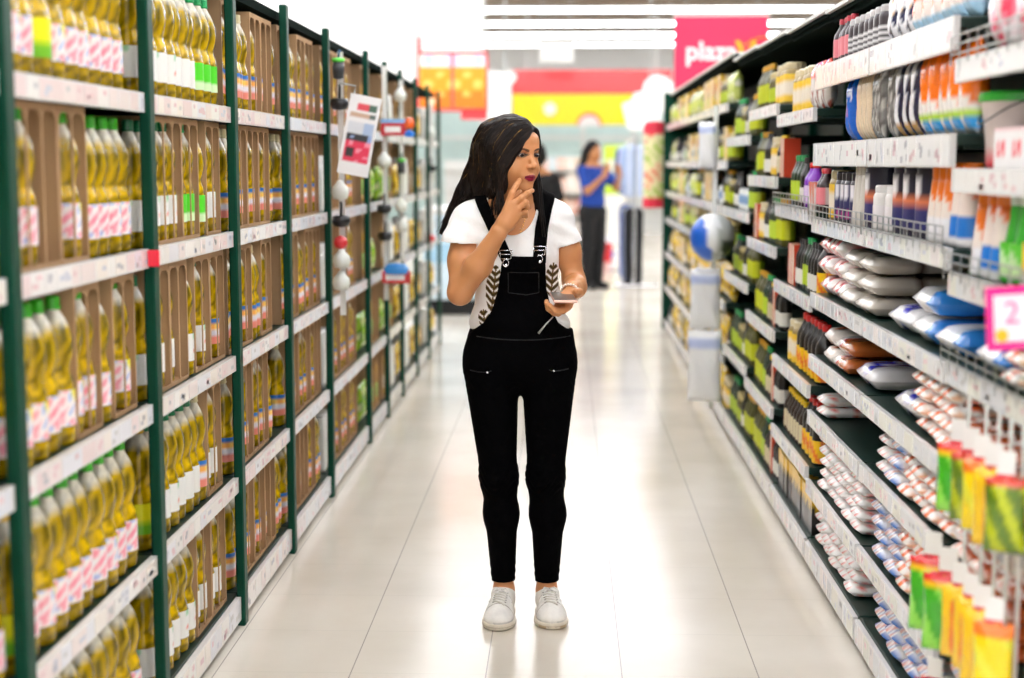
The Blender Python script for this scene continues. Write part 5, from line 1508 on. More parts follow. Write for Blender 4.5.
o = empty('hanging_sign', ((xw + xw2) / 2, 27, zw)); tag(o, 'small white rectangular sign hanging from the ceiling above the red band', 'sign')
mb = MB(); mb.box((-.30, 0, 0), (.30, .03, zw2 - zw), bev=.004); mb.build('panel', M['steel'], o)
mb = MB(); mb.tube([(-.25, .015, zw2 - zw), (-.25, .015, ZC - zw)], .006); mb.build('wire', M['wire'], o)
mb = MB(); mb.tube([(.25, .015, zw2 - zw), (.25, .015, ZC - zw)], .006); mb.build('wire', M['wire'], o)
# ---- orange posters in a red frame
Yp = 16.
x0, z1 = at(418, 53, Yp); x1, z0 = at(487, 110, Yp)
e = empty('poster_frame', ((x0 + x1) / 2, Yp, z0)); w2 = (x1 - x0) / 2; H_ = z1 - z0
tag(e, 'pair of orange and yellow posters in a thin red hanging frame', 'sign')
mb = MB()
for a in (-w2, 0, w2): mb.box((a - .012, -.012, 0), (a + .012, .012, H_))
for z in (0, H_): mb.box((-w2, -.012, z - .015), (w2, .012, z + .015))
mb.box((-w2 - .01, -.012, H_), (-w2 + .035, .012, H_ + .17)); mb.box((.25 * w2, -.012, -.10), (w2, .012, -.0)); 
mb.build('frame', RED, e)
for s_ in (-1, 1):
    V = []; F = []; C = []; nx, nz = 12, 20; xa_, xb_ = (-w2 + .014, -.014) if s_ < 0 else (.014, w2 - .014)
    for j in range(nz + 1):
        for i in range(nx + 1):
            u = i / nx; v = j / nz
            V.append((xa_ + (xb_ - xa_) * u, -.004, .017 + (H_ - .034) * v))
            k = math.sin(u * 9 + s_) * math.cos(v * 14)
            c = '#b9cdea' if (v > .76 and k > .1) else ('#f0eee8' if v > .76 else ('#fbc860' if (.2 < v < .7 and k > .35) else ('#f59a0a' if v > .3 else '#f07c00')))
            if math.hypot((u - .4) * 1., (v - .12) * 1.6) < .10 and s_ < 0: c = '#fff3d0'
            C.append(lin(c))
    for j in range(nz):
        for i in range(nx): a = j * (nx + 1) + i; F.append((a, a + 1, a + nx + 2, a + nx + 1))
    n = len(V); V += [(x, .004, z) for x, y, z in V]; C += C[:]
    F += [tuple(q + n for q in f[::-1]) for f in F[:]]
    bd = list(range(nx + 1)) + [j * (nx + 1) + nx for j in range(1, nz + 1)] + [nz * (nx + 1) + i for i in range(nx - 1, -1, -1)] + [j * (nx + 1) for j in range(nz - 1, 0, -1)]
    for a in range(len(bd)): p, q = bd[a], bd[(a + 1) % len(bd)]; F.append((p, p + n, q + n, q))
    link_mesh('poster', V, F, M['print'], e, C)
for a in (-w2 + .02, w2 - .02):
    mb = MB(); mb.tube([(a, 0, H_), (a, 0, ZC - z0)], .006); mb.build('hanger', M['wire'], e)
# ---- pink banner with its lettering
PINK = mat('pink_banner_cloth', '#e8355f', rough=.7, noise=.04, nscale=3)
Yb = 14.; x0, z1 = at(675, 16, Yb); x1, z0 = at(767, 96, Yb)
e = empty('hanging_banner', (x0, Yb, z0)); tag(e, 'pink banner with white and yellow lettering hanging above the grocery shelves', 'banner')
W_ = x1 - x0; H_ = z1 - z0
mb = MB(); mb.box((0, 0, 0), (W_, .015, H_), bev=.003); mb.build('cloth', PINK, e)
mb = MB(); mb.tube([(-.02, .007, H_ + .01), (W_ + .02, .007, H_ + .01)], .014); mb.build('rod', M['steel'], e)
for a in (.1, W_ - .1):
    mb = MB(); mb.tube([(a, .007, H_), (a, .007, ZC - z0)], .004); mb.build('wire', M['wire'], e)
def text(body, size, loc, m, parent, name='lettering', rot=(PI / 2, 0, 0), ext=.002, bold=.0):
    c = D.curves.new(name, 'FONT'); c.body = body; c.size = size; c.extrude = ext; c.offset = bold
    t_ = D.objects.new(name, c); COL.objects.link(t_); bpy.context.view_layer.update()
    me = D.meshes.new_from_object(t_.evaluated_get(bpy.context.evaluated_depsgraph_get())); D.objects.remove(t_)
    me.materials.clear(); me.materials.append(m); o = D.objects.new(name, me); COL.objects.link(o); o.parent = parent; o.location = loc; o.rotation_euler = rot
    return o
wt = mat('white_vinyl', '#f8f4f4', rough=.5, noise=.02); yt = mat('yellow_vinyl', '#f8b418', rough=.5, noise=.02)
text('plaza', .235, (.10, -.002, H_ * .455), wt, e, bold=.006)
text('Vea', .30, (.56, -.002, H_ * .40), yt, e, bold=.008)
mb = MB(); mb.tube([(.60 + .27 * (1 - math.cos(a)) / 1.2, -.003, H_ * .43 + .16 * math.sin(a) + .06) for a in [.5 + 2.4 * k / 14 for k in range(15)]], .017, '#f8b418', 6, flat=.3)
mb.build('swoosh', yt, e)
# ---- red cord banner strip
# ---- chest freezer behind the woman
e = empty('chest_freezer', (-.93, 14.6, 0)); tag(e, 'low white and pale blue chest freezer at the far end of the oil aisle', 'freezer')
mb = MB(); mb.box((-.40, -.35, 0), (.40, .35, .14)); mb.build('plinth', M['black'], e)
mb = MB(); mb.box((-.42, -.38, .14), (.42, .38, .95), bev=.02); mb.build('cabinet', mat('pale_blue_enamel', '#cfe2ee', rough=.35, coat=.3, noise=.05), e)
mb = MB(); mb.box((-.43, -.39, .95), (.43, .39, 1.02), bev=.015); mb.build('rim', M['steel'], e)
mb = MB(); mb.box((-.41, -.386, .50), (.41, -.381, .68), '#a4cce4'); mb.build('stripe', M['print'], e)
# ---- clothes rail with garments
YC = 18.7
e = empty('clothes_rack', (.80, YC, 0)); tag(e, 'chrome clothes rack at the far end of the aisle beside the blue-shirted shopper', 'clothes rack')
mb = MB()
for z in (1.72, .98): mb.tube([(0, -1.2, z), (0, 1.2, z)], .013)
mb.build('rail', M['chrome'], e)
for y in (-1.2, 1.2):
    mb = MB(); mb.tube([(0, y, 0), (0, y, 1.74)], .014); mb.tube([(-.25, y, .02), (.25, y, .02)], .014); mb.build('upright', M['chrome'], e)
def garment(name, lab, cat_, x, y, z, cols, kind):
    e = empty(name, (x, y, z)); tag(e, lab, cat_, None)
    mb = MB()
    mb.tube([(0, 0, 0), (0, 0, .025)] + [(.026 * math.sin(a), 0, .052 - .026 * math.cos(a)) for a in [.15 + 4.2 * q / 12 for q in range(13)]], .004, '#888888'); mb.tube([(-.17, 0, -.05), (0, 0, 0), (.17, 0, -.05)], .006)
    mb.build('hanger', M['wire'], e)
    G = Grid((-.30, -.07, -.98), (.30, .07, .02), .011)
    if kind == 'shirt':
        ev(G, [Cap((-.15, 0, -.07), (.15, 0, -.07), .03, .03, .03), Cap((-.10, 0, -.10), (-.12, 0, -.55), .07, .075, .05, ((0, 1, 0), 2.2)), Cap((.10, 0, -.10), (.12, 0, -.55), .07, .075, .05, ((0, 1, 0), 2.2)), Cap((0, 0, -.10), (0, 0, -.55), .08, .085, .05, ((0, 1, 0), 2.4)),
               Cap((-.17, 0, -.08), (-.24, 0, -.48), .04, .035, .02), Cap((.17, 0, -.08), (.24, 0, -.48), .04, .035, .02)])
    else:
        ev(G, [Cap((-.09, 0, -.06), (.09, 0, -.06), .05, .05, .03, ((0, 1, 0), 1.6)), Cap((-.08, 0, -.10), (-.085, 0, -.88), .072, .052, .02, ((0, 1, 0), 1.8)), Cap((.08, 0, -.10), (.085, 0, -.88), .072, .052, .02, ((0, 1, 0), 1.8))])
    p, F = nets(G); c = np.tile(np.array(lin(cols[0])), (len(p), 1))
    m = np.sin(p[:, 0] * 40) > .2; c[m] = lin(cols[1])
    mesh_np('cloth', p, F, M['matte'], e, c)
    e.rotation_euler = (0, 0, PI / 2 - .85)
    return e
up_c = [('#9fb6dc', '#c3cfe6', 'pale blue shirt'), ('#c9b6cc', '#d9cbd8', 'lilac grey shirt'), ('#2360c0', '#3a78d4', 'bright blue shirt'), ('#1f2a30', '#2c3a40', 'dark slate jacket'), ('#7c96d4', '#8fa8dc', 'mid blue shirt'), ('#2d6a58', '#245848', 'bottle green shirt')]
for k, (a, b, nm) in enumerate(up_c):
    garment('hanging_shirt', f'{nm} on a hanger on the upper rail of the clothes rack', 'shirt', .80, YC - 1.0 + k * .36, 1.668, (a, b), 'shirt')
lo_c = [('#101114', '#1a1b20', 'black trousers'), ('#8390bd', '#a3aed0', 'lavender blue jeans'), ('#16181c', '#0e0f12', 'charcoal trousers'), ('#3d58a0', '#5470b4', 'blue denim jeans'), ('#1c2c7c', '#26389a', 'navy trousers')]
for k, (a, b, nm) in enumerate(lo_c):
    garment('hanging_trousers', f'{nm} hanging on the lower rail of the clothes rack', 'trousers', .80, YC - .95 + k * .42, .928, (a, b), 'trousers')
# ---- stacked goods, bins and posters beyond the shoppers
e = empty('display_shelf', (.0, 27.2, 0)); tag(e, 'low white shelf unit with boxes seen between the two shoppers', 'shelf')
mb = MB()
for x in (-.75, .75): mb.box((x - .02, -.22, 0), (x + .02, .22, 1.55))
mb.box((-.75, .19, 0), (.75, .22, 1.55)); mb.build('side_panel', M['steel'], e)
for z in (.1, .5, .9, 1.3):
    mb = MB(); mb.box((-.73, -.22, z), (.73, .188, z + .025)); mb.build('shelf_board', M['steel'], e)
cl = ['#e8b8a4', '#f0d8cc', '#d88a78', '#f2e6dc', '#e2c0a0', '#c7d8e0']
r4 = random.Random(11)
for lv, z in enumerate((.1, .5, .9, 1.3)):
    x = -.70; k = 0
    while x < .55:
        w = r4.uniform(.14, .2); h = r4.uniform(.2, .33) if lv < 3 else .2
        c = r4.choice(cl); mb = MB(); mb.box((-w / 2, -.14, 0), (w / 2, .14, h), c, bev=.006); mb.box((-w * .3, -.142, h * .35), (w * .3, -.1401, h * .7), '#f4f0ec')
        o = mb.build('merchandise_box', M['print']); o.location = (x + w / 2, 27.18, z + .0265)
        tag(o, f'pale carton, {ORD[k]} from the oil side on {("bottom", "second", "third", "top")[lv]} board of the far white shelf', 'box', 'cartons on the far white shelf'); x += w + .012; k += 1
x = at(602, 250, 22)[0]
mb = MB(); mb.lathe([(0, 0), (.13, 0), (.14, .02), (.16, .26), (.17, .27), (.16, .28), (.15, .27), (.13, .03), (0, .02)], 24, '#c8202c', sy=.8)
o = mb.build('shopping_bin', M['cap'], smooth=True); o.location = (x, 22, 0); tag(o, 'red plastic bin standing on the floor by the clothes rack', 'bin')
mb = MB(); mb.box((-.22, -.15, 0), (.22, .15, .34), '#e9edf2', bev=.02); mb.box((-.221, -.152, .02), (.221, -.1501, .12), '#2f6fd0')
o = mb.build('merchandise_box', M['print']); o.location = (x - .02, 22.9, .0); tag(o, 'white and blue carton behind the red bin', 'box')
e = empty('floor_display', (at(618, 0, 26)[0], 26, 0)); tag(e, 'tall yellow green cardboard display behind the clothes rack', 'display')
mb = MB(); mb.box((-.22, -.15, 0), (.22, .15, .9), '#f2f0e6', bev=.01); mb.build('base_box', M['print'], e)
mb = MB(); mb.box((-.22, .10, .9), (.22, .14, 1.75), '#c2dc3c', bev=.01); mb.box((-.18, .096, 1.2), (.18, .0999, 1.5), '#f3f2d8'); mb.build('back_card', M['print'], e)
# far gondolas left of the blue shirt (light clutter behind the window)
for gi, (gx, gy) in enumerate(((-1.6, 31.), (1.6, 31.5), (3.3, 28.))):
    e = empty('gondola_shelf', (gx, gy, 0)); tag(e, f'distant pale shelving unit, {("oil side", "middle", "grocery side")[gi]} of the far hall', 'shelf')
    mb = MB(); mb.box((-.9, -.02, 0), (.9, .02, 1.5)); mb.box((-.9, -.3, 0), (.9, .3, .12)); mb.build('frame', M['steel'], e)
    for z in (.5, .9, 1.3): mb = MB(); mb.box((-.9, -.25, z), (.9, -.021, z + .02)); mb.build('shelf_board', M['steel'], e)
# ---- snack column at the rack end, near the clothes
Yc = 13.22; xc = at(656, 0, Yc)[0]
e = empty('hanging_display', (xc, Yc, at(0, 207, Yc)[1])); Hc = at(0, 122, Yc)[1] - e.location.z
tag(e, 'tall printed card display with red ends hanging at the end of the grocery shelves', 'display')
V = []; F = []; C = []; nx, nz = 8, 30; w = .098
for j in range(nz + 1):
    for i in range(nx + 1):
        u = -1 + 2 * i / nx; v = j / nz
        k = math.sin(u * 4 + v * 19) * math.cos(v * 31 + u * 3)
        c = '#e0304a' if (v > .86 or v < .11) else ('#e86a5a' if k > .55 else ('#a8c83a' if k < -.45 else '#f1e6b8'))
        if abs(u) > .85: c = '#d8485a' if (v > .86 or v < .11) else '#ece2c4'
        V.append((u * w * (1 if v < .95 else 1 - (v - .95) * 6), -.05 * (1 - u * u) - .02, v * Hc)); C.append(lin(c))
for j in range(nz):
    for i in range(nx): a = j * (nx + 1) + i; F.append((a, a + 1, a + nx + 2, a + nx + 1))
n = len(V); V += [(x_, .0, z_) for x_, y_, z_ in V]; C += C[:]
F += [tuple(q + n for q in f[::-1]) for f in F[:]]
bd = list(range(nx + 1)) + [j * (nx + 1) + nx for j in range(1, nz + 1)] + [nz * (nx + 1) + i for i in range(nx - 1, -1, -1)] + [j * (nx + 1) for j in range(nz - 1, 0, -1)]
for a in range(len(bd)): p, q = bd[a], bd[(a + 1) % len(bd)]; F.append((p, p + n, q + n, q))
link_mesh('card', V, F, M['print'], e, C)
mb = MB(); mb.tube([(0, -.02, Hc - .02), (0, -.02, Hc + .05), (.1, .02, Hc + .05)], .006); mb.build('hook', M['wire'], e)
# ---- things clipped to the oil shelves
def clipstrip(px, y0py, y1py, Y, lab, x=None):
    xx, zt = at(px, y0py, Y); _, zb = at(px, y1py, Y)
    e = empty('hanging_strip', (xx, Y, zb)); tag(e, lab, 'display strip')
    mb = MB(); mb.box((-.012, -.002, 0), (.012, .002, zt - zb)); mb.build('strip', M['steel'], e)
    return e, zt - zb
XL = -.955
Yk = 6.15
zp = at(353, 175, Yk)[1]
e = empty('hanging_placard', (at(351, 0, Yk)[0], Yk - .03, zp)); e.rotation_euler = (0, math.radians(11), math.radians(12)); tag(e, 'tilted white placard with pink lower half clipped to the oil shelves', 'sign')
V = []; F = []; C = []; nx, nz = 16, 34; w, h = .064, .325
for j in range(nz + 1):
    for i in range(nx + 1):
        u = -1 + 2 * i / nx; v = j / nz
        k = math.sin(u * 6 + 1) * math.cos(v * 40)
        c = '#f4f3f4'
        if abs(u) < .86:
            if .15 < v < .42: c = '#e2244e' if k < .5 else '#f08aa0'
            if .42 < v < .52: c = '#26262c' if (u < .6 and k > -.8) else '#8fa8d8'
            if .52 < v < .66: c = '#a9bede' if u > .2 else '#dfe3ea'
            if .72 < v < .78: c = '#c9a890' if u < .5 else '#5a6a64'
            if .80 < v < .89 and -.5 < u < .8: c = '#e04a58' if u < .35 else '#4a6a5a'
            if math.hypot(u + .42, (v - .28) * 4) < .28: c = '#1c1418'
        V.append((u * w, -.003, v * h)); C.append(lin(c))
for j in range(nz):
    for i in range(nx): a = j * (nx + 1) + i; F.append((a, a + 1, a + nx + 2, a + nx + 1))
n = len(V); V += [(x_, .003, z_) for x_, y_, z_ in V]; C += C[:]; F += [tuple(q + n for q in f[::-1]) for f in F[:]]
bd = list(range(nx + 1)) + [j * (nx + 1) + nx for j in range(1, nz + 1)] + [nz * (nx + 1) + i for i in range(nx - 1, -1, -1)] + [j * (nx + 1) for j in range(nz - 1, 0, -1)]
for a in range(len(bd)): p, q = bd[a], bd[(a + 1) % len(bd)]; F.append((p, p + n, q + n, q))
link_mesh('card', V, F, M['print'], e, C)
mb = MB(); mb.tube([(-.05, 0, h), (-.05, .0, h + .03), (-.12, .0, h + .03)], .004); mb.build('clip', M['wire'], e)
# dark ladle-like utensils and white pots hanging on two strips beside the placard
def hang_strip(px, ytop, ybot, Y, items, where):
    e, L = clipstrip(px, ytop, ybot, Y, f'narrow clip strip hanging on the oil shelves {where}')
    xx = e.location.x; zb = e.location.z
    for k, (kind, py, desc) in enumerate(items):
        z = at(px, py, Y)[1]
        mb = MB()
        if kind == 'black':
            mb.lathe([(0, -.045), (.03, -.04), (.040, -.02), (.036, .0), (.030, .004), (0.0005, -.01)], 14, '#15161a'); mb.tube([(.0, 0, 0), (.002, 0, .05), (.0, 0, .062)], [.006, .005, .007], '#1c1d20')
            nm = 'hanging_ladle'
        elif kind == 'green':
            mb.lathe([(0, -.05), (.022, -.045), (.026, 0), (.022, .02)], 12, '#3a3f44'); mb.lathe([(.023, .02), (.027, .025), (.027, .035), (.0005, .04)], 12, '#5fd04a'); mb.tube([(0, 0, .04), (.006, 0, .07)], .005, '#1d4a6a')
            nm = 'hanging_brush'
        elif kind == 'white':
            mb.lathe([(0, -.04), (.03, -.036), (.038, -.01), (.034, .012), (.016, .03), (.012, .04), (.0005, .042)], 14, '#e4e8e2'); nm = 'hanging_dispenser'
        elif kind == 'red':
            mb.lathe([(0, -.028), (.024, -.02), (.030, 0), (.024, .02), (.006, .028), (.0005, .032)], 14, '#d8323a'); nm = 'hanging_sign'
        elif kind == 'sign':
            mb.box((-.075, -.006, -.045), (.075, .006, .02), '#d84040', bev=.004); mb.box((-.055, -.0075, -.028), (.045, -.0061, .0), '#f6f2f2')
            mb.lathe([(0, -.0), (.062, .005), (.066, .03), (.05, .055), (.0005, .062)], 16, '#3f92e0', sy=.3); nm = 'hanging_sign'
        elif kind == 'sign2':
            mb.box((-.075, -.006, -.035), (.06, .006, .03), '#cc3c44', bev=.004); mb.box((-.052, -.0075, -.018), (.03, -.0061, .012), '#f6f2f2'); mb.box((-.075, -.0065, .03), (.06, .0065, .05), '#8fb8ea')
            mb.lathe([(0, -.0), (.024, .004), (.028, .03), (.02, .055), (.0005, .058)], 12, '#f0641c', ctr=(.075, 0), sy=.5); mb.lathe([(0, -.045), (.026, -.04), (.028, -.02), (.0005, -.002)], 12, '#2a7ae0', ctr=(.075, 0)); nm = 'hanging_sign'
        o = mb.build(nm, M['cap'], smooth=kind not in ('sign', 'sign2')); o.location = (xx + (.06 if 'sign' in kind else .004 * (k % 2)), Y - .05 - .01 * (k % 2), z)
        tag(o, desc, {'hanging_ladle': 'kitchen utensil', 'hanging_brush': 'kitchen utensil', 'hanging_dispenser': 'bottle', 'hanging_sign': 'sign'}[nm])
hang_strip(340, 52, 315, 6.3, [('green', 68, 'dark and green brush hanging at the top of the strip by the placard'), ('black', 100, 'black ladle hanging just above the placard'), ('white', 190, 'white plastic dispenser hanging directly below the placard'),
    ('black', 216, 'black ladle hanging below the white dispenser'), ('red', 242, 'round red tag clipped to the shelf below the placard'), ('white', 258, 'white dispenser hanging under the round red tag'), ('white', 280, 'white dispenser at the lowest hook of the strip under the placard')], 'behind the placard')
hang_strip(384, 66, 300, 7.9, [('sign2', 129, 'small red and blue shelf sign with orange blob beside the placard'), ('white', 160, 'white dispenser under the red and blue shelf sign'), ('black', 205, 'black ladle on the strip above the blue topped sign'), ('black', 232, 'black ladle just over the blue topped sign'), ('sign', 274, 'red shelf sign with a rounded blue top on the oil shelves')], 'farther down the aisle')
hang_strip(401, 80, 260, 8.9, [('white', 95, 'white dispenser at the top of the middle strip'), ('green', 165, 'green brush midway down the middle strip'), ('white', 205, 'white dispenser on the middle strip of the oil shelves'), ('white', 225, 'lowest white dispenser on the middle strip of the oil shelves')], 'in the middle of the aisle')
hang_strip(431, 105, 250, 11.2, [('white', 132, 'white dispenser on the farthest strip of the oil shelves'), ('black', 166, 'black ladle on the farthest strip of the oil shelves'), ('red', 238, 'red tag on the farthest strip of the oil shelves')], 'near the far end')
# ---- strip of white packs and a blue white ball on the grocery side
Yg = 8.0
e, L = clipstrip(716, 105, 408, Yg, 'long clip strip of white packs hanging on the grocery shelves'); xs = e.location.x
for k, (py, hh, w, lab) in enumerate(((262, .0, 0, ''), (328, .32, .17, 'white pack with pale blue band, upper one below the ball'), (400, .38, .19, 'white pack with pale blue band, lowest on the grocery strip'), (168, .24, .10, 'slim pale grey pack at the top of the grocery strip'))):
    if not w: continue
    zb = at(716, py, Yg)[1]
    V_ = MB()
    key = 'wp%d' % k
    pillow(key, 'hanging_pack', w, hh, .05, lambda u, v: '#b4c0e4' if .45 < v < .72 else ('#e6b4a8' if abs(v + .1) < .04 and abs(u) < .5 else '#eeeef0'))
    o = PROTO[key]; del o['dims']; o.location = (xs - .045, Yg - .04, zb); o.rotation_euler = (0, 0, -.25); tag(o, lab, 'pack')
zc = at(712, 236, Yg)[1]
mb = MB(); R_ = .118
n1, n2 = 18, 28; v = []; f = []; c = []
for i in range(n1 + 1):
    t = PI * i / n1
    for k in range(n2):
        a = 2 * PI * k / n2; x_, y_, z_ = math.sin(t) * math.cos(a), math.sin(t) * math.sin(a), math.cos(t)
        v.append((x_ * R_, y_ * R_, z_ * R_ * 1.05)); s_ = x_ * .8 - y_ * .5
        c.append(lin('#1560cc' if x_ + .25 * z_ < -.30 else ('#eceef0' if x_ < .1 + .2 * z_ else ('#27332f' if z_ < -.0 and x_ > .35 else '#b4b8b4'))))
for i in range(n1):
    for k in range(n2): f.append((i * n2 + k, i * n2 + (k + 1) % n2, (i + 1) * n2 + (k + 1) % n2, (i + 1) * n2 + k))
mb.add(v, f, c); o = mb.build('play_ball', M['cap'], smooth=True); o.location = (xs - .02, Yg - .135, zc); tag(o, 'round blue, white and dark ball hanging in front of the grocery shelves', 'ball')
# ---- pink framed price card near the right edge
Yq = 2.55; xq0, zq1 = at(990, 286, Yq); xq1, zq0 = at(1042, 350, Yq)
e = empty('hanging_price_card', ((xq0 + xq1) / 2, Yq, zq0)); tag(e, 'white price card in a magenta frame clipped to the nearest grocery shelf', 'sign'); e.rotation_euler = (0, math.radians(-4), 0)
w = (xq1 - xq0) / 2; h = zq1 - zq0
mb = MB(); mb.box((-w, 0, 0), (w, .004, h), '#f0138a', bev=.001); mb.build('frame', M['print'], e)
mb = MB(); mb.box((-w + .012, -.0015, .014), (w - .010, -.0002, h - .014), '#f8e6ee'); 
mb.lathe([(0, 0), (.011, 0), (.011, .0012), (0, .0012)], 16, '#f6b820'); n = 4 * 16
for i in range(len(mb.v) - n, len(mb.v)): vx, vy, vz = mb.v[i]; mb.v[i] = (vx - w + .024, -.002 - vz, vy + .026)
mb.build('card', M['print'], e)
pk_ = mat('pink_ink', '#ec6aa8', rough=.6, noise=.02)
text('2', .055, (-w + .028, -.0022, h * .42), pk_, e, 'numeral', ext=.0004)
mb = MB(); mb.tube([(0, .006, h - .01), (0, .02, h + .01), (.07, .16, h + .004)], .002); mb.build('clip', M['wire'], e)
# small red square clips
for (px, py, Y, nm) in ((157, 258, 3.59, 'red square clip on the green post of the second oil bay'),):
    x, z = at(px, py, Y); mb = MB(); mb.box((-.014, -.004, -.02), (.014, .004, .02), '#e8203c', bev=.002); o = mb.build('shelf_clip', M['cap']); o.location = (-.99, Y - .018, z); tag(o, nm, 'clip')
# ===== the two shoppers in the distance: same construction, coarser
def shopper(loc, rz, label, shirtc, pantc, pose):
    e = empty('person', loc, rz); tag(e, label, 'person')
    h = .009
    skin = [Ell((0, -.01, 1.565), (.072, .090, .108), .03), Ell((0, -.05, 1.52), (.05, .05, .06), .03), Ell((0, -.100, 1.545), (.012, .018, .018), .02), Cap((0, .01, 1.36), (0, .0, 1.50), .055, .05, .03),
            Ell((0, .0, 1.22), (.155, .10, .19), .05), Ell((0, .0, 1.00), (.145, .10, .14), .05), Ell((0, .01, .90), (.165, .115, .12), .05)]
    for s in (-1, 1):
        skin += [Cap((s * .16, 0, 1.36), (s * .05, 0, 1.40), .045, .05, .05), Cap((s * .09, .0, .86), (s * .09, -.01, .48), .085, .055, .04), Cap((s * .09, -.01, .48), (s * .09, .02, .08), .055, .035, .03), Cap((s * .09, .03, .05), (s * .10, -.10, .035), .036, .032, .03)]
    arms = pose
    fing = []
    for (S_, E__, W_, Hd) in arms:
        skin += [Cap(S_, E__, .046, .038, .03), Cap(E__, W_, .038, .026, .02)]
        W_ = np.array(W_); Hd = np.array(Hd); d = Hd - W_; d = d / np.linalg.norm(d); sd = np.cross(d, [1., .2, 0]); sd /= np.linalg.norm(sd)
        k_ = W_ + d * .075
        skin.append(Cap(W_, k_, .026, .034, .02, (tuple(np.cross(d, sd)), 1.6)))
        for q in range(4):
            o_ = sd * (.027 - .018 * q); b = k_ + o_; L = (.066, .074, .068, .052)[q]
            c1 = b + d * L * .5; c2 = c1 + (d * .8 + np.cross(d, sd) * .6) * L * .5
            skin += [Cap(tuple(k_ * .5 + W_ * .5 + o_ * .6), tuple(b), .012, .0105, .006), Cap(tuple(b), tuple(c1), .0098, .009, .003), Cap(tuple(c1), tuple(c2), .009, .008, .003)]
        t0 = W_ + d * .02 + sd * .02; t1 = t0 + sd * .03 + d * .03; skin += [Cap(tuple(t0), tuple(t1), .014, .011, .006), Cap(tuple(t1), tuple(t1 + d * .03), .011, .009, .003)]
    G = Grid((-.45, -.55, -.01), (.45, .25, 1.72), .0085); ev(G, skin); p, F = nets(G)
    c = np.tile(np.array(lin('#b07648')), (len(p), 1)); m = (p[:, 2] > 1.475) & (p[:, 2] < 1.49) & (np.abs(p[:, 0]) < .024) & (p[:, 1] < -.085); c[m] = lin('#8a3a34')
    for s in (-1, 1): m = (np.hypot(p[:, 0] - s * .032, (p[:, 2] - 1.565) * 1.3) < .014) & (p[:, 1] < -.06); c[m] = lin('#20140e')
    mesh_np('body', p, F, skin_m, e, c)
    sh = [Ell((0, .0, 1.22), (.172, .118, .20), .05), Ell((0, .0, 1.00), (.165, .118, .15), .05), Cap((-.16, 0, 1.355), (.16, 0, 1.355), .058, .058, .05)]
    for (S_, E__, W_, Hd) in arms:
        S_ = np.array(S_); E2 = S_ + (np.array(E__) - S_) * .68; sh.append(Cap(tuple(S_), tuple(E2), .060, .056, .03))
    G = Grid((-.45, -.5, .86), (.45, .25, 1.46), .0085); ev(G, sh)
    X = G.ax[0][:, None, None]; Y = G.ax[1][None, :, None]; Z = G.ax[2][None, None, :]
    G.d += fold(X, Y, Z, .003, .6).astype(np.float32); G.d = np.maximum(G.d, (.93 - Z) + 0 * G.d)
    nk = Grid((-.45, -.5, .86), (.45, .25, 1.46), .0085); ev(nk, [cut(Cap((0, -.01, 1.40), (0, -.02, 1.50), .062, .09, .01))] if 0 else [Cap((0, -.01, 1.415), (0, -.03, 1.50), .060, .09, .01)]); G.d = np.maximum(G.d, -nk.d)
    p, F = nets(G); mesh_np('shirt', p, F, mat('shirt_' + label.split()[2], shirtc, rough=.8, noise=.1, nscale=8), e)
    pn = [Ell((0, .01, .90), (.178, .126, .13), .05)]
    for s in (-1, 1): pn += [Cap((s * .09, .0, .86), (s * .09, -.01, .48), .098, .078, .04), Cap((s * .09, -.01, .48), (s * .09, .02, .05), .078, .066, .03)]
    G = Grid((-.3, -.2, .02), (.3, .22, 1.08), .0085); ev(G, pn); Z = G.ax[2][None, None, :]; X = G.ax[0][:, None, None]; Y = G.ax[1][None, :, None]
    G.d += fold(X, Y, Z, .003, .5).astype(np.float32); G.d = np.maximum(G.d, np.maximum(.045 - Z, Z - .97) + 0 * G.d)
    p, F = nets(G); mesh_np('trousers', p, F, mat('trousers_' + label.split()[2], pantc, rough=.8, noise=.2, nscale=8), e)
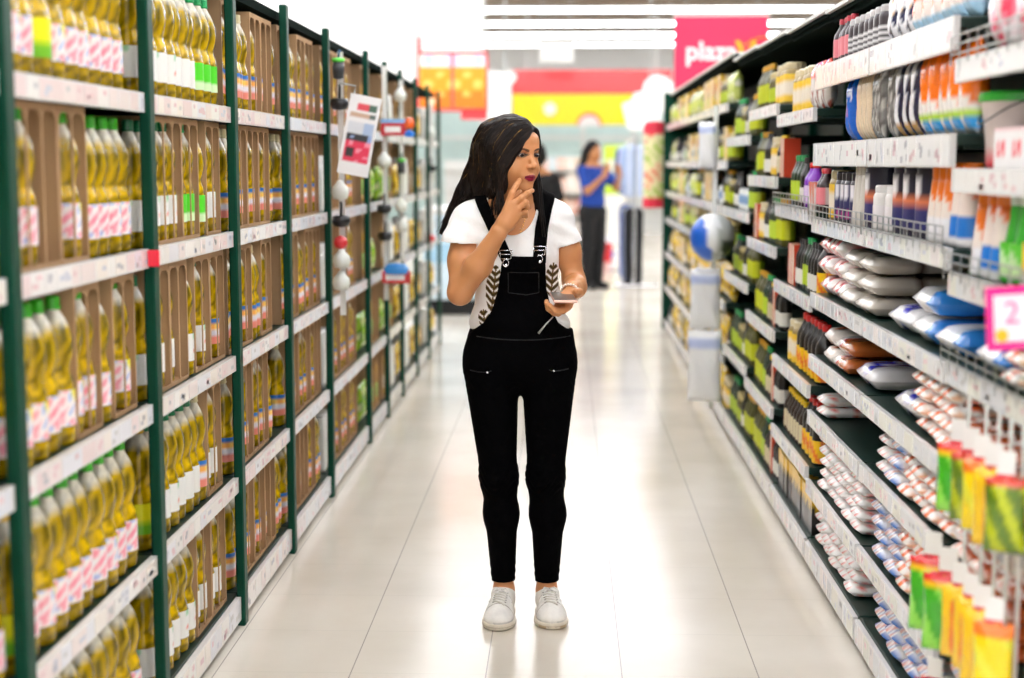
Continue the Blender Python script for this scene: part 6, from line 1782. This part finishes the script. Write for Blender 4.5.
    for s in (-1, 1):
        G = Grid((s * .095 - .09, -.22, -.005), (s * .095 + .09, .12, .12), .006); ev(G, [Cap((s * .092, .04, .045), (s * .10, -.12, .036), .046, .042, .03), Ell((s * .092, .035, .06), (.045, .05, .045), .02)])
        Z = G.ax[2][None, None, :]; G.d = np.maximum(G.d, -Z + 0 * G.d); p, F = nets(G); mesh_np('shoe', p, F, M['black'], e)
    return e
b = shopper((at(594, 0, 17.3)[0], 17.3, 0), math.radians(42), 'person in blue shirt and black trousers with long dark hair, hand raised', '#0c3a90', '#0b0b0d',
            [((-.17, .0, 1.35), (-.20, -.13, 1.12), (-.10, -.30, 1.30), (-.05, -.33, 1.45)), ((.17, .0, 1.35), (.22, -.16, 1.16), (.10, -.34, 1.30), (.06, -.34, 1.45))])
G = Grid((-.2, -.2, 1.1), (.2, .30, 1.74), .0085)
ev(G, [Ell((0, .015, 1.60), (.088, .098, .105), .03), Ell((0, .06, 1.54), (.085, .075, .11), .04), Cap((0, .09, 1.55), (0, .16, 1.38), .072, .062, .04), Cap((0, .16, 1.38), (0, .15, 1.26), .062, .03, .04), cut(Ell((0, -.11, 1.545), (.066, .075, .095), .01))])
p, F = nets(G); mesh_np('hair', p, F, hair_m, b, np.tile(np.array(lin('#0d0908')), (len(p), 1)))
k = shopper((at(537, 0, 13.6)[0], 13.6, 0), math.radians(200), 'person in black t-shirt mostly hidden behind the woman in dungarees', '#0d0d10', '#1a1c24',
            [((-.17, .0, 1.35), (-.235, .02, 1.10), (-.225, -.08, .90), (-.22, -.10, .78)), ((.17, .0, 1.35), (.235, .02, 1.10), (.225, -.08, .90), (.22, -.10, .78))])
G = Grid((-.2, -.2, 1.3), (.2, .30, 1.74), .0085)
ev(G, [Ell((0, .015, 1.60), (.082, .094, .10), .03), Ell((0, .05, 1.55), (.078, .065, .08), .03), cut(Ell((0, -.11, 1.54), (.07, .085, .10), .01))])
k.scale = (.96, .96, .96)
p, F = nets(G); mesh_np('hair', p, F, hair_m, k, np.tile(np.array(lin('#12100c')), (len(p), 1)))
